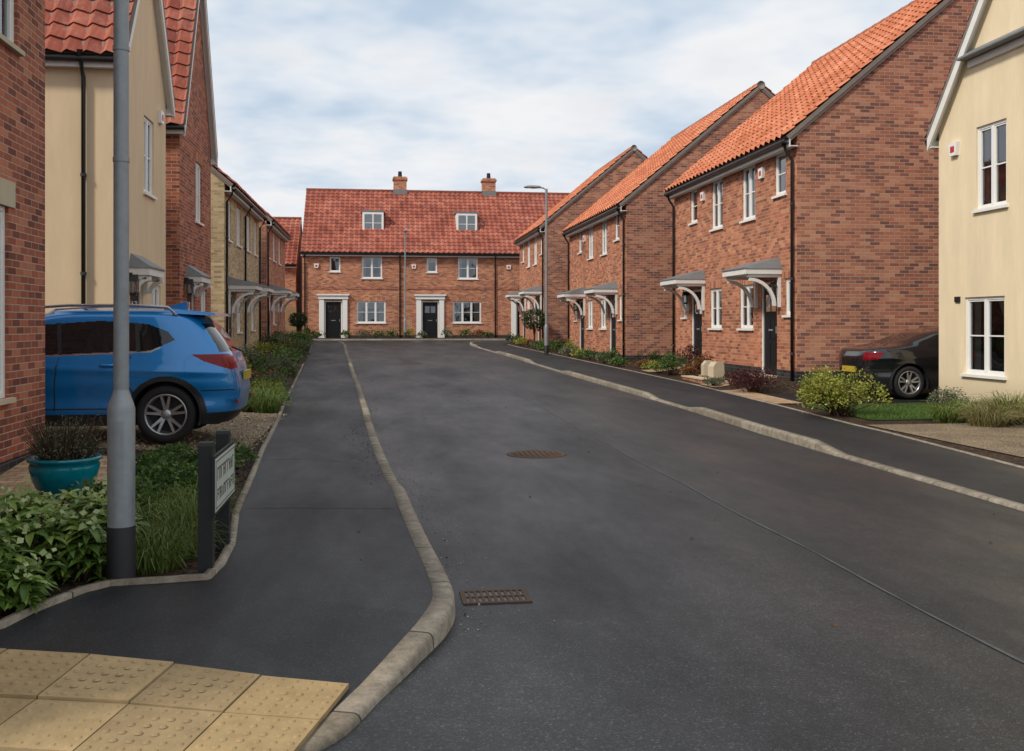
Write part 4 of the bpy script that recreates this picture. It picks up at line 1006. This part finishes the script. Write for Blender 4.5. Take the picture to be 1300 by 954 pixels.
def grass(name, x, y, r, h, n, mat, w=.004, spread=.8, ry=None):
    ry = ry or r; a = rng.uniform(0, 2 * np.pi, n); q = np.sqrt(rng.uniform(0, 1, n)) * .45
    bx = x + np.cos(a) * q * r; by = y + np.sin(a) * q * ry; z = zat(x, y); b0 = np.column_stack([bx, by, np.full(n, z - .01)])
    a2 = a + rng.normal(0, .5, n); hh = h * rng.uniform(.5, 1.05, n); sp = spread * rng.uniform(.2, 1, n)
    P1 = b0 + np.column_stack([np.cos(a2) * sp * r * .35, np.sin(a2) * sp * ry * .35, hh * 1.05]); P2 = b0 + np.column_stack([np.cos(a2) * sp * r, np.sin(a2) * sp * ry, hh * rng.uniform(.25, .9, n)])
    V, F = ribbons(b0, P1, P2, w, w * .25); return mkobj(name, V, F, [LM[mat]])
def hellebore(x, y, r=.32, h=.5, stems=22):
    z = zat(x, y); C = []; D = []; FC = []; FD = []
    a = rng.uniform(0, 2 * np.pi, stems); q = rng.uniform(.1, 1, stems)
    base = np.column_stack([x + np.cos(a) * .05, y + np.sin(a) * .05, np.full(stems, z)])
    tip = np.column_stack([x + np.cos(a) * q * r, y + np.sin(a) * q * r, z + h * (1.02 - .45 * q ** 2) * rng.uniform(.6, 1.05, stems)])
    v2, f2 = ribbons(base, (base + tip) / 2 + [0, 0, .08], tip, .006, .004)
    for i in range(stems):
        for lev in (0, 1):
            c0 = tip[i] - [0, 0, .10 * lev]; k = 7; ph = rng.uniform(0, 6)
            for j in range(k):
                w = ph + j * 2 * np.pi / k + rng.normal(0, .15); C.append(c0); D.append([np.cos(w), np.sin(w), rng.uniform(-.15, .6)])
        if rng.random() < .4:
            for j in range(10): FC.append(tip[i] + rng.normal(0, .03, 3) + [0, 0, .06]); FD.append(rng.normal(size=3) + [0, 0, -.4])
    v1, f1 = bigleaves(np.array(C), np.array(D), .145, .15)
    parts = [(v1, f1, 0), (v2, f2, 1)]
    if FC: v3, f3 = leaves(np.array(FC), np.array(FD), .038, .5); parts.append((v3, f3, 2))
    V, F, mi = join(parts); mkobj('hellebore_plant', V, F, [LM['helle'], LM['bark'], LM['flower']], mi)
for (x, y, r, h) in [(-2.1, 5.75, .28, .40), (-2.4, 6.05, .32, .50), (-1.95, 6.2, .26, .38), (-2.2, 6.6, .32, .42), (-2.7, 6.5, .34, .50), (-1.74, 6.65, .24, .36), (-2.0, 7.1, .30, .36), (-2.5, 7.2, .32, .38), (-2.95, 7.1, .32, .42), (-2.0, 5.5, .2, .28), (-1.74, 6.2, .18, .34), (-2.75, 6.0, .3, .5), (-2.45, 5.6, .26, .42)]:
    hellebore(x, y, r, h)
for (x, y) in [(-1.3, 6.75), (-1.34, 7.2), (-1.36, 7.6), (-1.6, 7.35), (-1.65, 7.95), (-1.42, 8.2), (-1.38, 6.4)]: grass('sedge_grass', x, y, .34, .32, 460, 'grass')
for (x, y, r, h) in [(-1.75, 8.6, .4, .38), (-2.15, 8.3, .36, .28), (-1.55, 9.2, .3, .34), (-1.95, 9.4, .34, .36), (-1.7, 10.1, .38, .38), (-1.6, 10.8, .3, .3), (-2.1, 10.5, .35, .3), (-1.9, 8.0, .35, .34), (-1.5, 8.8, .25, .28)]:
    shrub('ground_cover_shrub', x, y, r, h, 1500, .045, 'green')
n = 1700; cx = rng.uniform(-3.2, -.95, n); cy = rng.uniform(5.2, 11.5, n); cz = np.array([zat(a, c) for a, c in zip(cx, cy)]) + .01
ok = cx < bxL(cy) - .05; C = np.column_stack([cx, cy, cz])[ok]
V, F = leaves(C, rng.normal(size=(len(C), 3)) * [1, 1, .25], .05, .22); mkobj('bark_chippings', V, F, [LM['bark']])
n = 2500; cx = rng.uniform(-3.0, -1.45, n); cy = rng.uniform(11.7, 16.6, n); C = np.column_stack([cx, cy, np.array([zat(a, c) for a, c in zip(cx, cy)]) + .02])
stm = leaf_mat('gravel_stone', [(.20, .15, .10), (.36, .28, .19), (.45, .39, .29)], 0, .9)
V, F = leaves(C, rng.normal(size=(len(C), 3)) * [1, 1, .3], .03, .4); mkobj('gravel_stones', V, F, [stm])
litter = leaf_mat('leaf_litter', [(.06, .035, .02), (.10, .055, .025), (.04, .03, .02)], 0, .9)
k0 = 130
n = 900; cy = rng.uniform(5.0, 30, n); lx = np.interp(cy, lk[k0:, 1], lk[k0:, 0]); cx = lx + np.abs(rng.normal(0, .16, n)) + .02
C = np.column_stack([cx, cy, prof(cy) + .004]); V, F = leaves(C, rng.normal(size=(n, 3)) * [1, 1, .1], .012, .5); mkobj('road_grit', V, F, [stm])
n = 220; cy = 13.2 + rng.normal(0, 1.8, n); cx = np.interp(cy, lk[k0:, 1], lk[k0:, 0]) - .14 - np.abs(rng.normal(0, .16, n)); C = np.column_stack([cx, cy, np.array([zat(a, c) for a, c in zip(cx, cy)]) + .006])
V, F = leaves(C, rng.normal(size=(n, 3)) * [1, 1, .1], .015, .4); mkobj('leaf_litter', V, F, [litter])
n = 60; cx = rng.uniform(-1.0, 5.4, n); cy = rng.uniform(5, 30, n); C = np.column_stack([cx, cy, np.array([zat(a, c) for a, c in zip(cx, cy)]) + .006]); V, F = leaves(C, rng.normal(size=(n, 3)) * [1, 1, .1], .025, .35); mkobj('fallen_leaves', V, F, [litter])

def pot():
    x, y = -2.68, 9.03; z = zat(x, y); b = B('plant_pot', (x, y, z))
    lathe(b, 'glazed_pot', 'pot', x, y, [(.0, z), (.16, z), (.19, z + .03), (.26, z + .18), (.285, z + .30), (.27, z + .33), (.30, z + .345), (.30, z + .37), (.27, z + .375), (.255, z + .33), (.25, z + .30)], 32)
    lathe(b, 'compost', 'soil', x, y, [(.255, z + .32), (.0, z + .33)], 20); b.done()
    return x, y, z
px_, py_, pz_ = pot()
n = 520; a = rng.uniform(0, 2 * np.pi, n); q = np.sqrt(rng.uniform(0, 1, n)); b0 = np.column_stack([px_ + np.cos(a) * q * .16, py_ + np.sin(a) * q * .16, np.full(n, pz_ + .3)]); P2 = b0 + np.column_stack([np.cos(a) * q * .2, np.sin(a) * q * .2, rng.uniform(.12, .42, n)])
v1, f1 = ribbons(b0, (b0 + P2) / 2 + [0, 0, .05], P2, .003, .002); cc = b0 + (P2 - b0) * rng.uniform(.2, 1, (n, 1)); cc = np.repeat(cc, 4, 0) + rng.normal(0, .02, (4 * n, 3)); v2, f2 = leaves(cc, rng.normal(size=(4 * n, 3)) + [0, 0, .8], .035, .12)
V, F, mi = join([(v1, f1, 1), (v2, f2, 0)]); mkobj('lavender_plant', V, F, [LM['grey'], LM['bark']], mi)

kinds = ['green', 'dark', 'grey', 'gold', 'rust', 'green', 'green']
y = 17.3
while y < 50:
    x = float(bxL(y)) - rng.uniform(.3, .6); k = kinds[rng.integers(0, len(kinds))]; r = rng.uniform(.3, .55)
    if not (26.3 < y < 28.3):
        shrub('garden_shrub', x, y, r, rng.uniform(.3, .6), 900 if y < 28 else 500, .05 if y < 28 else .07, k)
        if rng.random() < .7: shrub('garden_shrub', x - rng.uniform(.6, 1.1), y + rng.uniform(-.3, .3), r, rng.uniform(.4, .8), 700, .06, kinds[rng.integers(0, 6)])
        if rng.random() < .4: grass('ornamental_grass', x + .05, y + .5, .35, .45, 260, 'grass', .006)
    y += rng.uniform(.7, 1.2)
for (x, y) in [(-1.85, 16.95), (-2.3, 17.0), (-1.95, 17.8)]: grass('ornamental_grass', x, y, .45, .5, 420, 'grass', .006)
shrub('golden_euonymus', 7.5, 15.4, .78, .85, 4600, .05, 'gold', .55, lumps=13)
shrub('barberry_shrub', 7.75, 19.9, .55, .6, 2600, .04, 'red', .5, lumps=9)
shrub('barberry_shrub', 7.75, 20.8, .4, .45, 1300, .04, 'red')
shrub('garden_shrub', 7.75, 24.2, .4, .45, 1100, .05, 'rust'); shrub('garden_shrub', 7.6, 25.3, .5, .65, 1400, .05, 'green'); shrub('garden_shrub', 8.2, 25.7, .4, .7, 1100, .05, 'red')
shrub('garden_shrub', 7.5, 26.1, .4, .4, 900, .05, 'gold'); shrub('garden_shrub', 8.2, 24.3, .35, .55, 900, .05, 'rust'); shrub('garden_shrub', 8.0, 28.4, .45, .5, 900, .05, 'dark')
shrub('garden_shrub', 7.55, 21.7, .3, .22, 900, .04, 'grey'); shrub('garden_shrub', 7.6, 28.2, .5, .3, 900, .04, 'rust')
shrub('heather_shrub', 9.9, 16.4, .4, .4, 1300, .035, 'grey')
for (x, y, r, h, k) in [(8.9, 13.6, .5, .42, 'straw'), (9.35, 13.9, .5, .5, 'straw'), (8.7, 14.3, .45, .4, 'grass'), (9.8, 14.4, .5, .55, 'grass'), (9.6, 13.2, .55, .55, 'straw'), (9.3, 14.8, .4, .4, 'grass'), (10.0, 12.9, .5, .6, 'straw')]:
    grass('ornamental_grass', x, y, r, h, 500, k, .006)
shrub('garden_shrub', 9.9, 13.7, .45, .5, 1600, .04, 'gold')
y = 29.3
while y < 50:
    x = float(bxR(y)) + rng.uniform(.3, .6); shrub('garden_shrub', x, y, rng.uniform(.25, .45), rng.uniform(.3, .6), 450, .07, kinds[rng.integers(0, len(kinds))]); y += rng.uniform(.8, 1.8)
for x in np.arange(-4, 7, .8):
    if min(abs(x + 2.55), abs(x - 3.0)) > .6: shrub('garden_shrub', x + rng.uniform(-.2, .2), 57.3, .4, rng.uniform(.3, .7), 260, .1, kinds[rng.integers(0, len(kinds))], z=.85)
n = 9000; cx = rng.uniform(7.6, 10.2, n); cy = rng.uniform(14.7, 17.2, n); zz = zat(8.5, 16); b0 = np.column_stack([cx, cy, np.full(n, zz)]); P2 = b0 + np.column_stack([rng.normal(0, .02, n), rng.normal(0, .02, n), rng.uniform(.03, .06, n)])
V, F = ribbons(b0, (b0 + P2) / 2, P2, .004, .001); mkobj('lawn_grass', V, F, [leaf_mat('lawn_blade', [(.06, .12, .02), (.10, .18, .03)], .2)])
def standard(x, y, h, r):
    z = zat(x, y); n = 1700; d = rng.normal(size=(n, 3)); d /= np.linalg.norm(d, axis=1)[:, None]
    C = np.array([x, y, z + h]) + d * (r * rng.uniform(.6, 1.08, n) * (1 + .1 * np.sin(d[:, 0] * 6) * np.cos(d[:, 1] * 5)))[:, None] * [1, 1, .85]
    v1, f1 = leaves(C, d + rng.normal(size=(n, 3)) * .6, .08, .3)
    m = 16; base = np.tile([x, y, z], (m, 1)) + rng.normal(0, .012, (m, 3)) * [1, 1, 0]; top = np.tile([x, y, z + h], (m, 1)) + rng.normal(0, .12, (m, 3))
    v2, f2 = ribbons(base, (base * .3 + np.tile([x, y, z + h], (m, 1)) * .7), top, .022, .012)
    V, F, mi = join([(v1, f1, 0), (v2, f2, 1)]); mkobj('clipped_bay_tree', V, F, [LM['dark'], LM['bark']], mi)
standard(6.65, 42.2, 1.25, .5); standard(-3.9, 50, 1.2, .4)

def blocks():
    for (x, y, a, w, h) in [(7.95, 22.75, .15, .30, .42), (8.0, 23.5, -.1, .28, .40)]:
        z = zat(x, y); b = B('stone_planter', (x, y, z)); F = Fr(x, y, math.cos(a), math.sin(a))
        fprism(b, 'block', 'stone', F, [(-w / 2, z - .05), (w / 2, z - .05), (w / 2 - .02, z + h * .85), (w / 2 - .06, z + h), (-w / 2 + .08, z + h), (-w / 2, z + h * .75)], -.14, .14)
        fbox(b, 'footing', 'paver', F, -w / 2 - .05, w / 2 + .05, z - .1, z + .05, -.2, .2); b.done()
blocks()
b = B('garden_step', (7.9, 21.9, .3)); box(b, 'step', 'brick_o', 7.5, 7.72, 22.45, 24.0, .1, .30); box(b, 'coping', 'stone', 7.48, 7.74, 22.43, 24.02, .30, .33); b.done()

# ------------------------------------------------------------ light, sky, camera
w = bpy.data.worlds.new('World'); scene.world = w; w.use_nodes = True; nt = w.node_tree; bg = nt.nodes['Background']
EL, AZ = 42, 238
sky = nd(nt, 'ShaderNodeTexSky'); sky.sky_type = 'NISHITA'; sky.sun_disc = False; sky.sun_elevation = math.radians(EL); sky.sun_rotation = math.radians(AZ); sky.air_density = 1.0; sky.dust_density = 2.0
tc = nd(nt, 'ShaderNodeTexCoord').outputs['Generated']
sp = nd(nt, 'ShaderNodeSeparateXYZ', {0: tc})
zc = math_(nt, 'MAXIMUM', math_(nt, 'ADD', sp.outputs[2], 0.16), 0.05)
vec = nd(nt, 'ShaderNodeCombineXYZ', {0: math_(nt, 'DIVIDE', sp.outputs[0], zc), 1: math_(nt, 'DIVIDE', sp.outputs[1], zc), 2: 0.3}).outputs[0]
n1 = noise(nt, vec, 1.0, 9, 0.58, cap=5); n2 = noise(nt, vec, 2.8, 7, 0.6, cap=3)
f = math_(nt, 'ADD', math_(nt, 'MULTIPLY', n1, .7), math_(nt, 'MULTIPLY', n2, .3))
cov = ramp(nt, f, [(0.36, 0.80), (0.44, 0.94), (0.50, 1.0)])
cc = mix(nt, ramp(nt, f, [(0.38, 0.0), (0.54, 1.0)]), (5.9, 7.1, 8.5), (8.9, 9.0, 9.2))
cc = mix(nt, ramp(nt, n2, [(0.52, 0.0), (0.74, 0.5)]), cc, (7.4, 7.6, 8.0))
skyc = mix(nt, cov, sky.outputs[0], cc)
nt.links.new(skyc, bg.inputs[0]); bg.inputs[1].default_value = 0.1
sd = bpy.data.lights.new('sun', 'SUN'); sd.energy = 3.0; sd.angle = math.radians(7); sd.color = (1, .92, .80)
so = bpy.data.objects.new('sun', sd); COL.objects.link(so)
az = math.radians(AZ); el = math.radians(EL); dv = Vector((math.sin(az) * math.cos(el), math.cos(az) * math.cos(el), math.sin(el)))
so.rotation_euler = dv.to_track_quat('Z', 'Y').to_euler(); so.location = dv * 50
cam = bpy.data.cameras.new('camera'); co = bpy.data.objects.new('camera', cam); COL.objects.link(co)
co.location = (0, 0, 1.6); co.rotation_euler = (math.radians(90), 0, math.radians(-7.66)); cam.sensor_width = 36; cam.lens = 35.0; cam.shift_y = -0.05; cam.clip_end = 3000; cam.clip_start = .05
scene.camera = co
scene.view_settings.view_transform = 'Standard'; scene.view_settings.look = 'None'; scene.view_settings.exposure = 0
print('done')
